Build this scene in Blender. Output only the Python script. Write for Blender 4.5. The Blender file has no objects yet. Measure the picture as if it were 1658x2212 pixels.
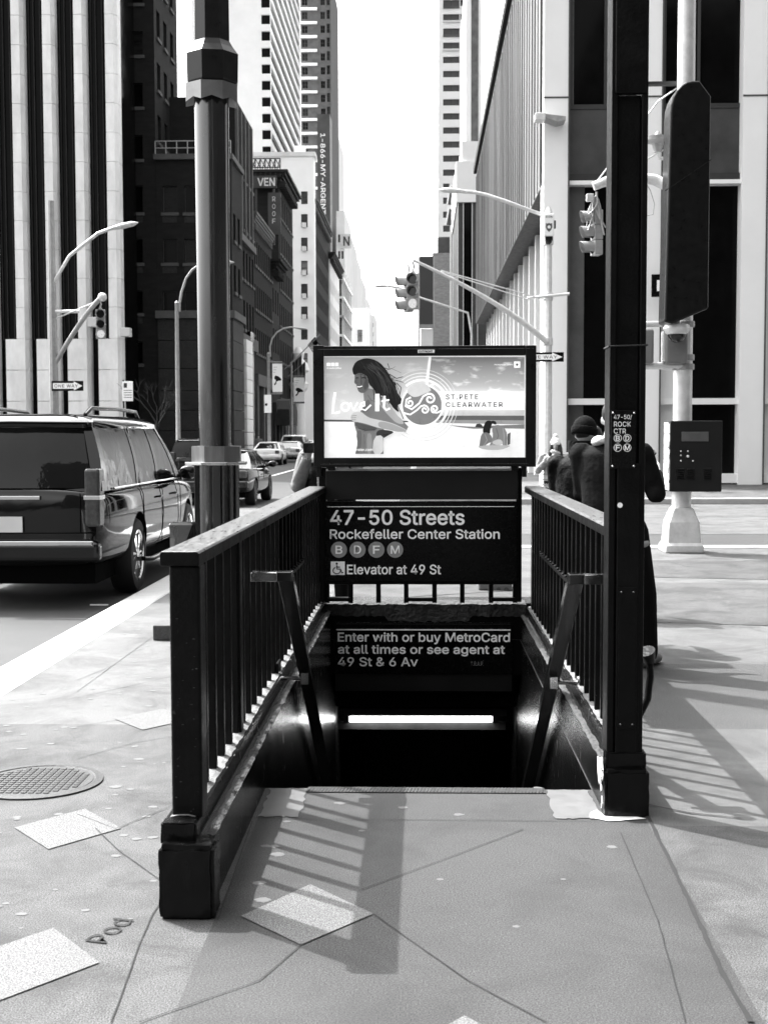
import bpy, bmesh, math, random
from mathutils import Vector, Matrix
R = math.radians
random.seed(7)
S = bpy.context.scene
COL = S.collection

# ------------------------------------------------------------------ camera, sky, sun, exposure
CAMH = 1.6
FPX = 2763.0
PW, PH = 1658.0, 2211.0
camd = bpy.data.cameras.new('Camera')
cam = bpy.data.objects.new('Camera', camd)
COL.objects.link(cam)
camd.sensor_fit = 'HORIZONTAL'
camd.sensor_width = 36
camd.lens = 36 * FPX / PW
camd.clip_start = 0.1
camd.clip_end = 6000
CM = Matrix.Rotation(R(1.717), 4, 'Z') @ Matrix.Rotation(R(90 - 3.385), 4, 'X') @ Matrix.Rotation(R(-0.15), 4, 'Z')
cam.matrix_world = Matrix.Translation((0, 0, CAMH)) @ CM
camd.dof.use_dof = True
camd.dof.focus_distance = 8.0
camd.dof.aperture_fstop = 10
S.camera = cam

SUN = Vector((0.56, -0.45, -1.0)).normalized()      # the way the light travels
w = bpy.data.worlds.new('World')
S.world = w
w.use_nodes = True
nt = w.node_tree
nt.nodes.clear()
wo = nt.nodes.new('ShaderNodeOutputWorld')
bg = nt.nodes.new('ShaderNodeBackground')
sky = nt.nodes.new('ShaderNodeTexSky')
sky.sky_type = 'NISHITA'
sky.sun_disc = False
sky.sun_elevation = math.asin(-SUN.z)
sky.sun_rotation = math.atan2(-SUN.x, -SUN.y)
sky.air_density = 1.0
sky.dust_density = 6.0
bw = nt.nodes.new('ShaderNodeRGBToBW')             # a black and white photograph: grey daylight
nt.links.new(sky.outputs[0], bw.inputs[0])
nt.links.new(bw.outputs[0], bg.inputs[0])
bg.inputs[1].default_value = 0.15
nt.links.new(bg.outputs[0], wo.inputs[0])

sd = bpy.data.lights.new('Sun', 'SUN')
sd.energy = 2.0
sd.angle = R(0.5)
so = bpy.data.objects.new('Sun', sd)
COL.objects.link(so)
so.location = (-30, -10, 60)
so.rotation_euler = SUN.to_track_quat('-Z', 'Y').to_euler()

S.view_settings.view_transform = 'Standard'
S.view_settings.look = 'None'
S.view_settings.exposure = 2.45
S.view_settings.gamma = 1


# ------------------------------------------------------------------ measuring
def ray(px, py):
    return CM.to_3x3() @ Vector(((px - PW / 2) / FPX, -(py - PH / 2) / FPX, -1))


def atY(px, py, Y):
    r = ray(px, py)
    return Vector((0, 0, CAMH)) + r * (Y / r.y)


def atZ(px, py, z=0.0):
    r = ray(px, py)
    return Vector((0, 0, CAMH)) + r * ((z - CAMH) / r.z)


def atX(px, py, X):
    r = ray(px, py)
    return Vector((0, 0, CAMH)) + r * (X / r.x)


# ------------------------------------------------------------------ materials
MATS = {}


def mat(name, v, rough=0.6, metal=0.0, var=0.2, scale=6.0, bump=0.0, bscale=60.0, bdist=0.01, spec=0.5,
        stretch=(1, 1, 1), chips=0.0, chipv=0.4, chipscale=30.0, coat=0.0, emit=0.0, rvar=0.1, speck=0.0, speckscale=300.0, stain=0.0, stainscale=1.2):
    m = bpy.data.materials.new(name)
    m.use_nodes = True
    t = m.node_tree
    b = t.nodes['Principled BSDF']
    N = t.nodes.new
    L = t.links.new
    tc = N('ShaderNodeTexCoord')
    mp = N('ShaderNodeMapping')
    mp.inputs['Scale'].default_value = stretch
    L(tc.outputs['Object'], mp.inputs[0])
    n1 = N('ShaderNodeTexNoise')
    n1.inputs['Scale'].default_value = scale
    n1.inputs['Detail'].default_value = 6
    n1.inputs['Roughness'].default_value = 0.65
    L(mp.outputs[0], n1.inputs['Vector'])
    mr = N('ShaderNodeMapRange')
    mr.inputs[1].default_value = 0.3
    mr.inputs[2].default_value = 0.7
    mr.inputs[3].default_value = v * (1 - var)
    mr.inputs[4].default_value = v * (1 + var)
    L(n1.outputs[0], mr.inputs[0])
    col = mr.outputs[0]
    if speck:
        n3 = N('ShaderNodeTexNoise')
        n3.inputs['Scale'].default_value = speckscale
        n3.inputs['Detail'].default_value = 2
        L(mp.outputs[0], n3.inputs['Vector'])
        m3 = N('ShaderNodeMapRange')
        m3.inputs[1].default_value = 0.35
        m3.inputs[2].default_value = 0.7
        m3.inputs[3].default_value = 1 - speck
        m3.inputs[4].default_value = 1 + speck
        L(n3.outputs[0], m3.inputs[0])
        mm = N('ShaderNodeMath')
        mm.operation = 'MULTIPLY'
        L(col, mm.inputs[0])
        L(m3.outputs[0], mm.inputs[1])
        col = mm.outputs[0]
    if stain:
        ns = N('ShaderNodeTexNoise')
        ns.inputs['Scale'].default_value = stainscale
        ns.inputs['Detail'].default_value = 12
        ns.inputs['Roughness'].default_value = 0.72
        ns.inputs['Distortion'].default_value = 0.6
        L(tc.outputs['Object'], ns.inputs['Vector'])
        ms = N('ShaderNodeMapRange')
        ms.inputs[1].default_value = 0.36
        ms.inputs[2].default_value = 0.56
        ms.inputs[3].default_value = 1 - stain
        ms.inputs[4].default_value = 1.08
        L(ns.outputs[0], ms.inputs[0])
        mt = N('ShaderNodeMath')
        mt.operation = 'MULTIPLY'
        L(col, mt.inputs[0])
        L(ms.outputs[0], mt.inputs[1])
        col = mt.outputs[0]
    if chips:
        n2 = N('ShaderNodeTexNoise')
        n2.inputs['Scale'].default_value = chipscale
        n2.inputs['Detail'].default_value = 4
        n2.inputs['Distortion'].default_value = 1.0
        L(mp.outputs[0], n2.inputs['Vector'])
        m2 = N('ShaderNodeMapRange')
        m2.inputs[1].default_value = 0.78 - chips
        m2.inputs[2].default_value = 0.81 - chips
        m2.inputs[3].default_value = 0
        m2.inputs[4].default_value = 1
        L(n2.outputs[0], m2.inputs[0])
        mx = N('ShaderNodeMix')
        mx.data_type = 'FLOAT'
        L(m2.outputs[0], mx.inputs[0])
        L(col, mx.inputs[2])
        mx.inputs[3].default_value = chipv
        col = mx.outputs[0]
    L(col, b.inputs['Base Color'])
    b.inputs['Metallic'].default_value = metal
    b.inputs['Specular IOR Level'].default_value = spec
    b.inputs['Coat Weight'].default_value = coat
    b.inputs['Coat Roughness'].default_value = 0.04
    rr = N('ShaderNodeMapRange')
    rr.inputs[1].default_value = 0.3
    rr.inputs[2].default_value = 0.7
    rr.inputs[3].default_value = max(0.02, rough - rvar)
    rr.inputs[4].default_value = min(1, rough + rvar)
    L(n1.outputs[0], rr.inputs[0])
    L(rr.outputs[0], b.inputs['Roughness'])
    if bump:
        nb = N('ShaderNodeTexNoise')
        nb.inputs['Scale'].default_value = bscale
        nb.inputs['Detail'].default_value = 5
        L(mp.outputs[0], nb.inputs['Vector'])
        bp = N('ShaderNodeBump')
        bp.inputs['Strength'].default_value = bump
        bp.inputs['Distance'].default_value = bdist
        L(nb.outputs[0], bp.inputs['Height'])
        L(bp.outputs[0], b.inputs['Normal'])
    if emit:
        b.inputs['Emission Color'].default_value = (1, 1, 1, 1)
        b.inputs['Emission Strength'].default_value = emit
    MATS[name] = m
    return m


black_paint = mat('black_paint', 0.003, 0.38, var=0.35, scale=9, bump=0.6, bscale=60, bdist=0.004, chips=0.075, chipv=0.03, chipscale=16, spec=0.13)
rail_top = mat('worn_sheen_rail_top', 0.07, 0.34, metal=0.0, var=0.7, scale=5, stretch=(14, 1.6, 14), bump=0.35, bscale=12, bdist=0.003, spec=0.6)  # worn streaks, raised in tone to paint in the sky's sheen
ledge_m = mat('worn_ledge', 0.11, 0.7, var=0.6, scale=9, bump=0.8, bscale=40, bdist=0.01)
crumble = mat('crumbling_concrete', 0.035, 0.8, var=0.7, scale=18, bump=1.0, bscale=35, bdist=0.03)
wall_black = mat('black_wall_paint', 0.0025, 0.19, var=0.5, scale=12, stretch=(3, 3, 0.6), bump=0.5, bscale=70, bdist=0.004, spec=0.2)
pave = mat('pavement', 0.054, 0.85, var=0.3, scale=1.0, bump=0.05, bscale=260, bdist=0.003, speck=0.9, speckscale=200, stain=.6, stainscale=2.3)
slab = mat('slab', 0.03, 0.85, var=0.2, scale=0.9, bump=0.05, bscale=260, bdist=0.003, speck=0.95, speckscale=200, stain=.35, stainscale=1.7, chips=.07, chipv=.11, chipscale=190)
pave_light = mat('pavement_light', 0.085, 0.85, var=0.25, scale=1.1, bump=0.05, bscale=260, bdist=0.003, speck=0.7, speckscale=240, stain=.5, stainscale=1.6)
asph_shade_patch = mat('coarse_shaded_patch', 0.05, 0.85, var=0.3, scale=3, bump=0.8, bscale=120, bdist=0.006, speck=0.6, speckscale=130)  # coarse asphalt, darkened further for a bystander's cast shadow
joint_m = mat('joint_dirt', 0.008, 0.95, var=0.5, scale=30)
granite = mat('granite_light', 0.088, 0.75, var=0.2, scale=8, speck=0.85, speckscale=210, bump=0.2, bscale=200, bdist=0.002)
white_patch = mat('worn_paint_patch', 0.09, 0.55, var=0.15, scale=9, chips=0.03, chipv=0.12, chipscale=22)
road_m = mat('asphalt', 0.032, 0.8, var=0.3, scale=0.7, bump=0.4, bscale=180, bdist=0.005, speck=0.5, speckscale=140)
kerb_m = mat('kerb_stone', 0.34, 0.7, var=0.15, scale=5, bump=0.2, bscale=90, bdist=0.003, speck=0.15, speckscale=200)
line_m = mat('road_paint', 0.75, 0.6, var=0.12, scale=10)
steel = mat('brushed_steel', 0.115, 0.22, metal=1.0, var=0.04, scale=5, stretch=(3, 3, 0.6), bump=0.015, bscale=14, bdist=0.004, rvar=0.08)
chrome = mat('chrome', 0.75, 0.08, metal=1.0, var=0.05, rvar=0.03)
sign_black = mat('sign_black', 0.002, 0.25, var=0.3, scale=20, chips=0.012, chipv=0.25, chipscale=38, spec=0.2)
sign_white = mat('sign_white', 0.95, 0.5, var=0.04)
sign_grey = mat('sign_grey', 0.26, 0.5, var=0.06)
panel_grey = mat('panel_grey', 0.009, 0.42, var=0.12, scale=5, bump=0.05, bscale=90, spec=0.25)
frame_black = mat('frame_black', 0.0035, 0.34, var=0.2, scale=9, spec=0.25)
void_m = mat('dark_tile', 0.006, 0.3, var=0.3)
tube_m = mat('lit_tube', 0.9, 0.5, emit=2.5)
fix_m = mat('fixture_grey', 0.05, 0.5, var=0.3)
galv = mat('pale_pole_paint', 0.62, 0.4, metal=0.2, var=0.15, scale=8)
grey_pole = mat('grey_pole_paint', 0.3, 0.45, metal=0.2, var=0.2, scale=8)
sig_m = mat('signal_yellowish', 0.30, 0.4, var=0.15)
lens_m = mat('dark_lens', 0.01, 0.15)
lens_lit = mat('lit_lens', 0.2, 0.3, emit=0.12, var=0.8, scale=14)
glass_dark = mat('dark_window_glass', 0.008, 0.06, var=0.3, scale=2, bump=0.06, bscale=1.5, bdist=0.05, rvar=0.03, spec=0.4)
glass_mid = mat('grey_window_glass', 0.07, 0.08, var=0.5, scale=0.8, bump=0.15, bscale=0.9, bdist=0.1, rvar=0.03)
rubber = mat('rubber', 0.012, 0.75, var=0.2)


# ------------------------------------------------------------------ mesh helpers
class MB:
    def __init__(s):
        s.bm = bmesh.new()

    def f(s, vs, mi=0):
        try:
            fc = s.bm.faces.new(vs)
            fc.material_index = mi
            return fc
        except ValueError:
            return None

    def box(s, x0, x1, y0, y1, z0, z1, mi=0):
        v = [s.bm.verts.new(p) for p in ((x0, y0, z0), (x1, y0, z0), (x1, y1, z0), (x0, y1, z0), (x0, y0, z1), (x1, y0, z1), (x1, y1, z1), (x0, y1, z1))]
        for q in ((0, 3, 2, 1), (4, 5, 6, 7), (0, 1, 5, 4), (1, 2, 6, 5), (2, 3, 7, 6), (3, 0, 4, 7)):
            s.f([v[i] for i in q], mi)
        return s

    def quad(s, pts, mi=0):
        s.f([s.bm.verts.new(p) for p in pts], mi)
        return s

    def prism(s, pts, axis, a0, a1, mi=0):
        def mk(p, a):
            return {'x': (a, p[0], p[1]), 'y': (p[0], a, p[1]), 'z': (p[0], p[1], a)}[axis]
        A = [s.bm.verts.new(mk(p, a0)) for p in pts]
        B = [s.bm.verts.new(mk(p, a1)) for p in pts]
        n = len(pts)
        s.f(A, mi)
        s.f(B[::-1], mi)
        for i in range(n):
            s.f([A[i], B[i], B[(i + 1) % n], A[(i + 1) % n]], mi)
        return s

    def loft(s, rings, cap=True, mi=0, closed=True):
        V = [[s.bm.verts.new(p) for p in r] for r in rings]
        n = len(rings[0])
        for a, b in zip(V[:-1], V[1:]):
            for i in range(n if closed else n - 1):
                s.f([a[i], a[(i + 1) % n], b[(i + 1) % n], b[i]], mi)
        if cap:
            s.f(V[0][::-1], mi)
            s.f(V[-1], mi)
        return s

    def tube(s, pts, r, n=8, cap=True, mi=0, ell=1.0):
        pts = [Vector(p) for p in pts]
        rr = r if isinstance(r, (list, tuple)) else [r] * len(pts)
        t0 = (pts[1] - pts[0]).normalized()
        up = Vector((0, 0, 1)) if abs(t0.z) < 0.9 else Vector((0, 1, 0))
        u = t0.cross(up).normalized()
        rings = []
        for i, p in enumerate(pts):
            if i == 0:
                t = t0
            elif i == len(pts) - 1:
                t = (pts[i] - pts[i - 1]).normalized()
            else:
                t = ((pts[i + 1] - pts[i]).normalized() + (pts[i] - pts[i - 1]).normalized()).normalized()
            u = (u - t * u.dot(t)).normalized()
            vv = t.cross(u)
            rings.append([p + (u * math.cos(a) + vv * math.sin(a) * ell) * rr[i] for a in [2 * math.pi * k / n for k in range(n)]])
        return s.loft(rings, cap, mi)

    def cyl(s, p0, p1, r0, r1=None, n=16, mi=0):
        return s.tube([p0, p1], [r0, r0 if r1 is None else r1], n, True, mi)

    def lathe(s, prof, c=(0, 0), n=24, mi=0, rot=0.0):
        rings = [[(c[0] + r * math.cos(2 * math.pi * k / n + rot), c[1] + r * math.sin(2 * math.pi * k / n + rot), z) for k in range(n)] for r, z in prof]
        return s.loft(rings, True, mi)

    def sph(s, c, r, n=12, mi=0):
        rx, ry, rz = r if isinstance(r, (list, tuple)) else (r, r, r)
        rings = []
        for i in range(1, n):
            a = math.pi * i / n - math.pi / 2
            rings.append([(c[0] + rx * math.cos(a) * math.cos(b), c[1] + ry * math.cos(a) * math.sin(b), c[2] + rz * math.sin(a)) for b in [2 * math.pi * k / (n * 2) for k in range(n * 2)]])
        return s.loft(rings, True, mi)

    def build(s, name, mats, parent=None, smooth=None, bevel=0, seg=2, sub=0, kind=None, local=False):
        bmesh.ops.recalc_face_normals(s.bm, faces=s.bm.faces)
        me = bpy.data.meshes.new(name)
        s.bm.to_mesh(me)
        s.bm.free()
        for m in (mats if isinstance(mats, (list, tuple)) else [mats]):
            me.materials.append(m)
        o = bpy.data.objects.new(name, me)
        COL.objects.link(o)
        if smooth is not None:
            me.shade_smooth()
            me.set_sharp_from_angle(angle=R(smooth))
        if bevel:
            b = o.modifiers.new('Bevel', 'BEVEL')
            b.width = bevel
            b.segments = seg
            b.limit_method = 'ANGLE'
            b.angle_limit = R(40)
        if sub:
            b = o.modifiers.new('Sub', 'SUBSURF')
            b.levels = sub
            b.render_levels = sub
        if kind:
            o['kind'] = kind
        if parent:
            attach(o, parent, local)
        return o


BASE = {}


def attach(o, p, local=False):
    o.parent = p
    if not local:
        o.matrix_parent_inverse = BASE.get(p.name, Matrix()).inverted()
    BASE[o.name] = Matrix()


def tag(o, label=None, cat=None, group=None):
    if label:
        o['label'] = label
    if cat:
        o['category'] = cat
    if group:
        o['group'] = group
    return o


def thing(name, label, cat, loc=(0, 0, 0), group=None):
    o = bpy.data.objects.new(name, None)
    COL.objects.link(o)
    o.empty_display_size = 0.2
    o.location = loc
    BASE[o.name] = Matrix.Translation(loc)
    return tag(o, label, cat, group)


def copy_tree(o, label=None, loc=None, rotz=None, scale=None, top=True):
    kids = [c for c in bpy.data.objects if c.parent == o]
    c = o.copy()
    COL.objects.link(c)
    if label:
        c['label'] = label
    if loc is not None:
        c.location = loc
    if rotz is not None:
        c.rotation_euler = (0, 0, rotz)
    if scale is not None:
        c.scale = scale
    for k in kids:
        d = copy_tree(k, top=False)
        d.parent = c
    return c


FONT = None
try:                                               # the plain grotesque that ships inside Blender; else its default font
    FONT = bpy.data.fonts.load(bpy.utils.system_resource('DATAFILES', path='fonts') + '/Inter.woff2')
except Exception:
    FONT = None


def text_mesh(body, bold=0.0, spacing=1.0):
    cu = bpy.data.curves.new('t', 'FONT')
    cu.body = body
    if FONT:
        cu.font = FONT
    cu.offset = bold
    cu.space_character = spacing
    cu.extrude = 0.0
    cu.resolution_u = 4
    o = bpy.data.objects.new('t', cu)
    COL.objects.link(o)
    dg = bpy.context.evaluated_depsgraph_get()
    me = bpy.data.meshes.new_from_object(o.evaluated_get(dg))
    bpy.data.objects.remove(o)
    bpy.data.curves.remove(cu)
    return me


def lettering(body, origin, ux, uy, w, h, m, parent, name='lettering', bold=0.02, spacing=1.0, depth=0.0015, kind=None):
    """text fitted into the w x h rectangle whose lower left corner is origin; ux along the line, uy up"""
    me = text_mesh(body, 0.0, spacing)
    xs = [v.co.x for v in me.vertices]
    ys = [v.co.y for v in me.vertices]
    x0, x1, y0, y1 = min(xs), max(xs), min(ys), max(ys)
    O = Vector(origin)
    U = Vector(ux).normalized()
    V = Vector(uy).normalized()
    Nn = U.cross(V)
    bd = max(0.0, bold) * 1.0 * h
    src = bmesh.new()
    src.from_mesh(me)
    bm = bmesh.new()
    offs = [(0, 0)]
    if bd:
        offs += [(bd * math.cos(R(a)), bd * math.sin(R(a))) for a in range(0, 360, 45)]
    for k, (dx, dy) in enumerate(offs):
        vm = {}
        for v in src.verts:
            vm[v] = bm.verts.new(O + U * (bd + (v.co.x - x0) / (x1 - x0) * (w - 2 * bd) + dx) + V * (bd + (v.co.y - y0) / (y1 - y0) * (h - 2 * bd) + dy) + Nn * (depth * (.5 + .5 * k / max(1, len(offs) - 1))))
        for f in src.faces:
            bm.faces.new([vm[v] for v in f.verts])
    src.free()
    bm.to_mesh(me)
    bm.free()
    me.materials.clear()
    me.materials.append(m)
    me.name = name
    o = bpy.data.objects.new(name, me)
    COL.objects.link(o)
    if parent:
        attach(o, parent)
    return o


def rough_block(b, x0, x1, y0, y1, z0, z1, amp=.006, cuts=9):
    from mathutils import noise
    t = bmesh.new()
    bmesh.ops.create_cube(t, size=1)
    bmesh.ops.bevel(t, geom=t.edges[:] + t.verts[:], offset=.07, segments=2, affect='EDGES')
    bmesh.ops.subdivide_edges(t, edges=t.edges[:], cuts=cuts, use_grid_fill=True)
    for v in t.verts:
        v.co = Vector((x0 + (v.co.x + .5) * (x1 - x0), y0 + (v.co.y + .5) * (y1 - y0), z0 + (v.co.z + .5) * (z1 - z0)))
    for v in t.verts:
        v.co += Vector((noise.noise(v.co * 34), noise.noise(v.co * 34 + Vector((9, 0, 0))), noise.noise(v.co * 34 + Vector((0, 9, 0))))) * amp + Vector((noise.noise(v.co * 60 + Vector((5, 5, 5))), noise.noise(v.co * 60), noise.noise(v.co * 60 + Vector((0, 3, 7))))) * amp * .45
    me = bpy.data.meshes.new('tmp')
    t.to_mesh(me)
    t.free()
    b.bm.from_mesh(me)
    bpy.data.meshes.remove(me)


def sheet(name, x0, x1, y0, y1, z, m, holes=(), kind='structure'):
    b = MB()
    xs = sorted({x0, x1, *[h[0] for h in holes], *[h[1] for h in holes]})
    ys = sorted({y0, y1, *[h[2] for h in holes], *[h[3] for h in holes]})
    for a, c in zip(xs[:-1], xs[1:]):
        for d, e in zip(ys[:-1], ys[1:]):
            mx, my = (a + c) / 2, (d + e) / 2
            if any(h[0] < mx < h[1] and h[2] < my < h[3] for h in holes):
                continue
            b.quad([(a, d, z), (c, d, z), (c, e, z), (a, e, z)])
    bmesh.ops.remove_doubles(b.bm, verts=b.bm.verts, dist=1e-5)
    return b.build(name, m, kind=kind)

# ------------------------------------------------------------------ ground
WELL = (-0.715, 0.765, 5.73, 10.0)
sheet('road', -900, 900, -60, 1500, -0.15, road_m, holes=[(-1.4, 1.4, 4.0, 17.0)])
sheet('sidewalk', -2.6, 45, -40, 18.4, 0, pave, holes=[WELL, (-0.69, 0.93, -1.0, 5.73), (0.955, 30, 5.2, 18.1), (-2.6, -0.9, 7.0, 18.1)])
sheet('sidewalk_slab', -0.69, 0.93, -1.0, 5.73, 0, slab)
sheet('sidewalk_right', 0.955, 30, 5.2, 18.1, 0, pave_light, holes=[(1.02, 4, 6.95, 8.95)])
sheet('sidewalk_left', -2.6, -0.9, 7.0, 18.1, 0, pave_light)
sheet('sidewalk_shaded_patch', 1.02, 4, 6.95, 8.95, 0, asph_shade_patch)
kb = MB()
kb.box(-2.95, -2.6, -40, 18.75, -0.2, 0.003)
kb.box(-2.6, 45, 18.4, 18.75, -0.2, 0.003)
kb.build('kerb', kerb_m, kind='structure', bevel=0.02)
sheet('sidewalk_far_right', -0.3, 90, 33.0, 400, 0.0, pave_light)
fk = MB()
fk.box(-0.6, 90, 32.7, 33.0, -0.2, 0.002)
fk.box(-0.6, -0.3, 33.0, 400, -0.2, 0.002)
fk.build('kerb_far_right', kerb_m, kind='structure', bevel=0.02)
sheet('sidewalk_far_left', -90, -10.9, 46.0, 400, 0.0, pave)
fk = MB()
fk.box(-90, -10.6, 45.7, 46.0, -0.2, 0.002)
fk.box(-10.9, -10.6, 46.0, 400, -0.2, 0.002)
fk.build('kerb_far_left', kerb_m, kind='structure', bevel=0.02)


def ribbon(b, pts, w, z, jag=0.0):
    pts = [Vector((p[0], p[1])) for p in pts]
    out = [pts[0]]
    for a, c in zip(pts[:-1], pts[1:]):
        n = max(1, int((c - a).length / 0.05)) if jag else 1
        d = (c - a).normalized()
        nn = Vector((-d.y, d.x))
        for k in range(1, n + 1):
            out.append(a + (c - a) * k / n + nn * random.uniform(-jag, jag))
    L, Rr = [], []
    for i, p in enumerate(out):
        d = (out[min(i + 1, len(out) - 1)] - out[max(i - 1, 0)]).normalized()
        nn = Vector((-d.y, d.x)) * w / 2 * (random.uniform(0.7, 1.2) if jag else 1)
        L.append(b.bm.verts.new((p.x + nn.x, p.y + nn.y, z)))
        Rr.append(b.bm.verts.new((p.x - nn.x, p.y - nn.y, z)))
    for i in range(len(L) - 1):
        b.f([L[i], L[i + 1], Rr[i + 1], Rr[i]])


# joints and cracks between the slabs
jb = MB()
def gp(x, y):
    p = atZ(x, y)
    return (p.x, p.y)
for a in ([(540, 1768), (700, 1771), (900, 1772), (1290, 1775)], [(780, 1923), (1000, 1842), (1130, 1792)],
          [(166, 1760), (250, 1792), (370, 1742)], [(350, 1905), (255, 1838), (205, 1790)], [(166, 1640), (290, 1605), (370, 1592)], [(375, 1910), (330, 1975), (300, 2045), (240, 2211)],
          [(166, 1570), (285, 1552)], [(166, 1508), (372, 1462)], [(166, 1495), (310, 1390), (368, 1350)], [(166, 1470), (240, 1440)],
          [(470, 1990), (545, 1775)], [(650, 2043), (560, 2120), (300, 2211)], [(806, 1976), (1010, 2120), (1180, 2211)],
          [(1340, 1800), (1420, 1990), (1480, 2211)]):
    ribbon(jb, [gp(*p) for p in a], 0.0038, 0.004, 0.001)
for a in ([(1395, 1345), (1490, 1352), (1640, 1356)], [(1440, 1212), (1490, 1226)], [(1400, 1740), (1490, 1758), (1600, 1770)]):
    ribbon(jb, [gp(*p) for p in a], 0.010, 0.005, 0.002)
ribbon(jb, [gp(1398, 1765), gp(1440, 1850), gp(1490, 1955), gp(1560, 2105), gp(1620, 2211)], 0.016, 0.005, 0.002)
jb.build('pavement_joints', joint_m, kind='structure')

# light granite squares let into the pavement
def square(pts, m=granite, name='granite_square', z=0.004):
    b = MB()
    b.quad([(p[0], p[1], z) for p in pts])
    return b.build(name, m, kind='structure')
square([gp(670, 1912), gp(520, 1981), gp(650, 2043), gp(806, 1976)])
for cx, cy in ((146, 1790), (330, 1554), (60, 2080), (1010, 2300)):
    c = Vector(gp(cx, cy))
    square([(c.x, c.y + 0.27), (c.x - 0.22, c.y), (c.x, c.y - 0.27), (c.x + 0.22, c.y)])
# grey repair bands on the far part of the sidewalk
square([gp(1392, 1210), gp(1392, 1247), gp(1658, 1252), gp(1658, 1212)], pave, 'sidewalk_band')
square([gp(1392, 1258), gp(1392, 1344), gp(1658, 1352), gp(1658, 1262)], pave, 'sidewalk_band')
square([(-0.9, 12.3), (-0.9, 13.2), (0.95, 14.4), (0.95, 13.2)], pave, 'sidewalk_band', 0.005)
# worn white paint at both ends of the top step
def blob(cx, cy, rx, ry, z, n=18, j=0.25):
    return [(cx + rx * math.cos(2 * math.pi * k / n) * random.uniform(1 - j, 1 + j), cy + ry * math.sin(2 * math.pi * k / n) * random.uniform(1 - j, 1 + j), z) for k in range(n)]
def edge_patch(x0, x1, y0, y1, z, name, m):
    b = MB()
    pts = []
    for (ax, ay, bx, by) in ((x0, y0, x1, y0), (x1, y0, x1, y1), (x1, y1, x0, y1), (x0, y1, x0, y0)):
        for k in range(10):
            t = k / 10
            pts.append((ax + (bx - ax) * t + random.uniform(-0.008, 0.008), ay + (by - ay) * t + random.uniform(-0.008, 0.008), z))
    b.quad(pts)
    return b.build(name, m, kind='structure')
edge_patch(-0.69, -0.52, 5.28, 5.71, 0.004, 'worn_paint', white_patch)
edge_patch(0.555, 0.745, 5.28, 5.71, 0.004, 'worn_paint', white_patch)
# flattened chewing gum
gm = mat('old_gum', 0.085, 0.8, var=0.2, scale=20)
gb = MB()
for (x, y, r) in ((574, 1828, .02), (592, 1829, .022), (560, 1908, .024), (568, 1945, .028), (1114, 2002, .012), (1160, 1702, .02), (990, 1760, .022), (870, 1745, .02), (735, 1735, .025), (600, 1846, .03), (780, 1795, .014), (250, 1700, .03), (300, 1640, .025), (330, 1810, .02), (620, 1775, .016), (1320, 1830, .02), (950, 1900, .012), (1216, 1900, .01)):
    p = gp(x, y)
    gb.quad(blob(p[0], p[1], r, r * 0.8, 0.0012 + random.uniform(0, 0.001)))
for k in range(230):
    p = (random.uniform(-2.5, -0.95), random.uniform(4, 11))
    r = random.uniform(0.006, 0.022)
    gb.quad(blob(p[0], p[1], r, r * 0.8, 0.0012 + random.uniform(0, 0.001), 10))
o = gb.build('gum_spots', gm)
o['kind'] = 'stuff'
tag(o, 'pale flattened gum spots on the pavement', 'gum')
# letters scratched into the wet concrete
q0, q1 = atZ(228, 2040), atZ(290, 1990)
ux = Vector((q1.x - q0.x, q1.y - q0.y, 0))
o = lettering('Pod', (q0.x, q0.y, 0.004), ux, Vector((-ux.y, ux.x, 0)), ux.length, 0.075, joint_m, None, 'scratched_letters', bold=-0.03, depth=0.001)
tag(o, 'letters scratched into the concrete beside the left plinth', 'graffiti')
o['kind'] = 'structure'
# white stop line / crosswalk bars on the avenue and the lane line of the far street
rb = MB()
for k in range(7):
    rb.quad([(-9.5 + k * 1.3, 19.6, -0.146), (-8.9 + k * 1.3, 19.6, -0.146), (-8.9 + k * 1.3, 22.6, -0.146), (-9.5 + k * 1.3, 22.6, -0.146)])
a, c = atZ(588, 1027, -0.146), atZ(645, 1007.5, -0.146)
rb.quad([(a.x - .09, a.y, -.146), (a.x + .09, a.y, -.146), (c.x + .09, c.y + 60, -.146), (c.x - .09, c.y + 60, -.146)])
rb.build('road_markings', line_m, kind='structure')
sheet('crossing_pavement', -10.5, 44, 22.8, 32.6, -0.145, pave_light)
# thin strip of paper on the road by the kerb
pb = MB()
a, c = atZ(195, 1305, -0.14), atZ(235, 1304, -0.14)
pb.box(a.x, c.x, a.y - .02, a.y + .02, -0.15, -0.14)
tag(pb.build('paper_strip', line_m), 'white paper strip lying on the asphalt behind the black car', 'litter')

# round cast iron cover
c = atZ(150, 1690)
t = thing('manhole_cover', 'round iron manhole cover in the pavement at the left edge', 'manhole cover', (c.x - .15, c.y, 0))
b = MB()
cx, cy = c.x - 0.15, c.y
iron = mat('cast_iron', 0.016, 0.6, metal=0.0, var=0.4, scale=30, bump=0.4, bscale=80)
b.lathe([(0.30, 0.001), (0.30, 0.008), (0.265, 0.011), (0.26, 0.006)], (cx, cy), 48)
b.build('cover_ring', iron, t, smooth=30)
b = MB()
b.lathe([(0.255, 0.002), (0.255, 0.008)], (cx, cy), 48)
for i in range(-7, 8):
    for j in range(-7, 8):
        if i * i + j * j < 46:
            b.box(cx + i * .034 - .011, cx + i * .034 + .011, cy + j * .034 - .011, cy + j * .034 + .011, 0.007, 0.012)
b.build('cover_plate', iron, t)

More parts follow.
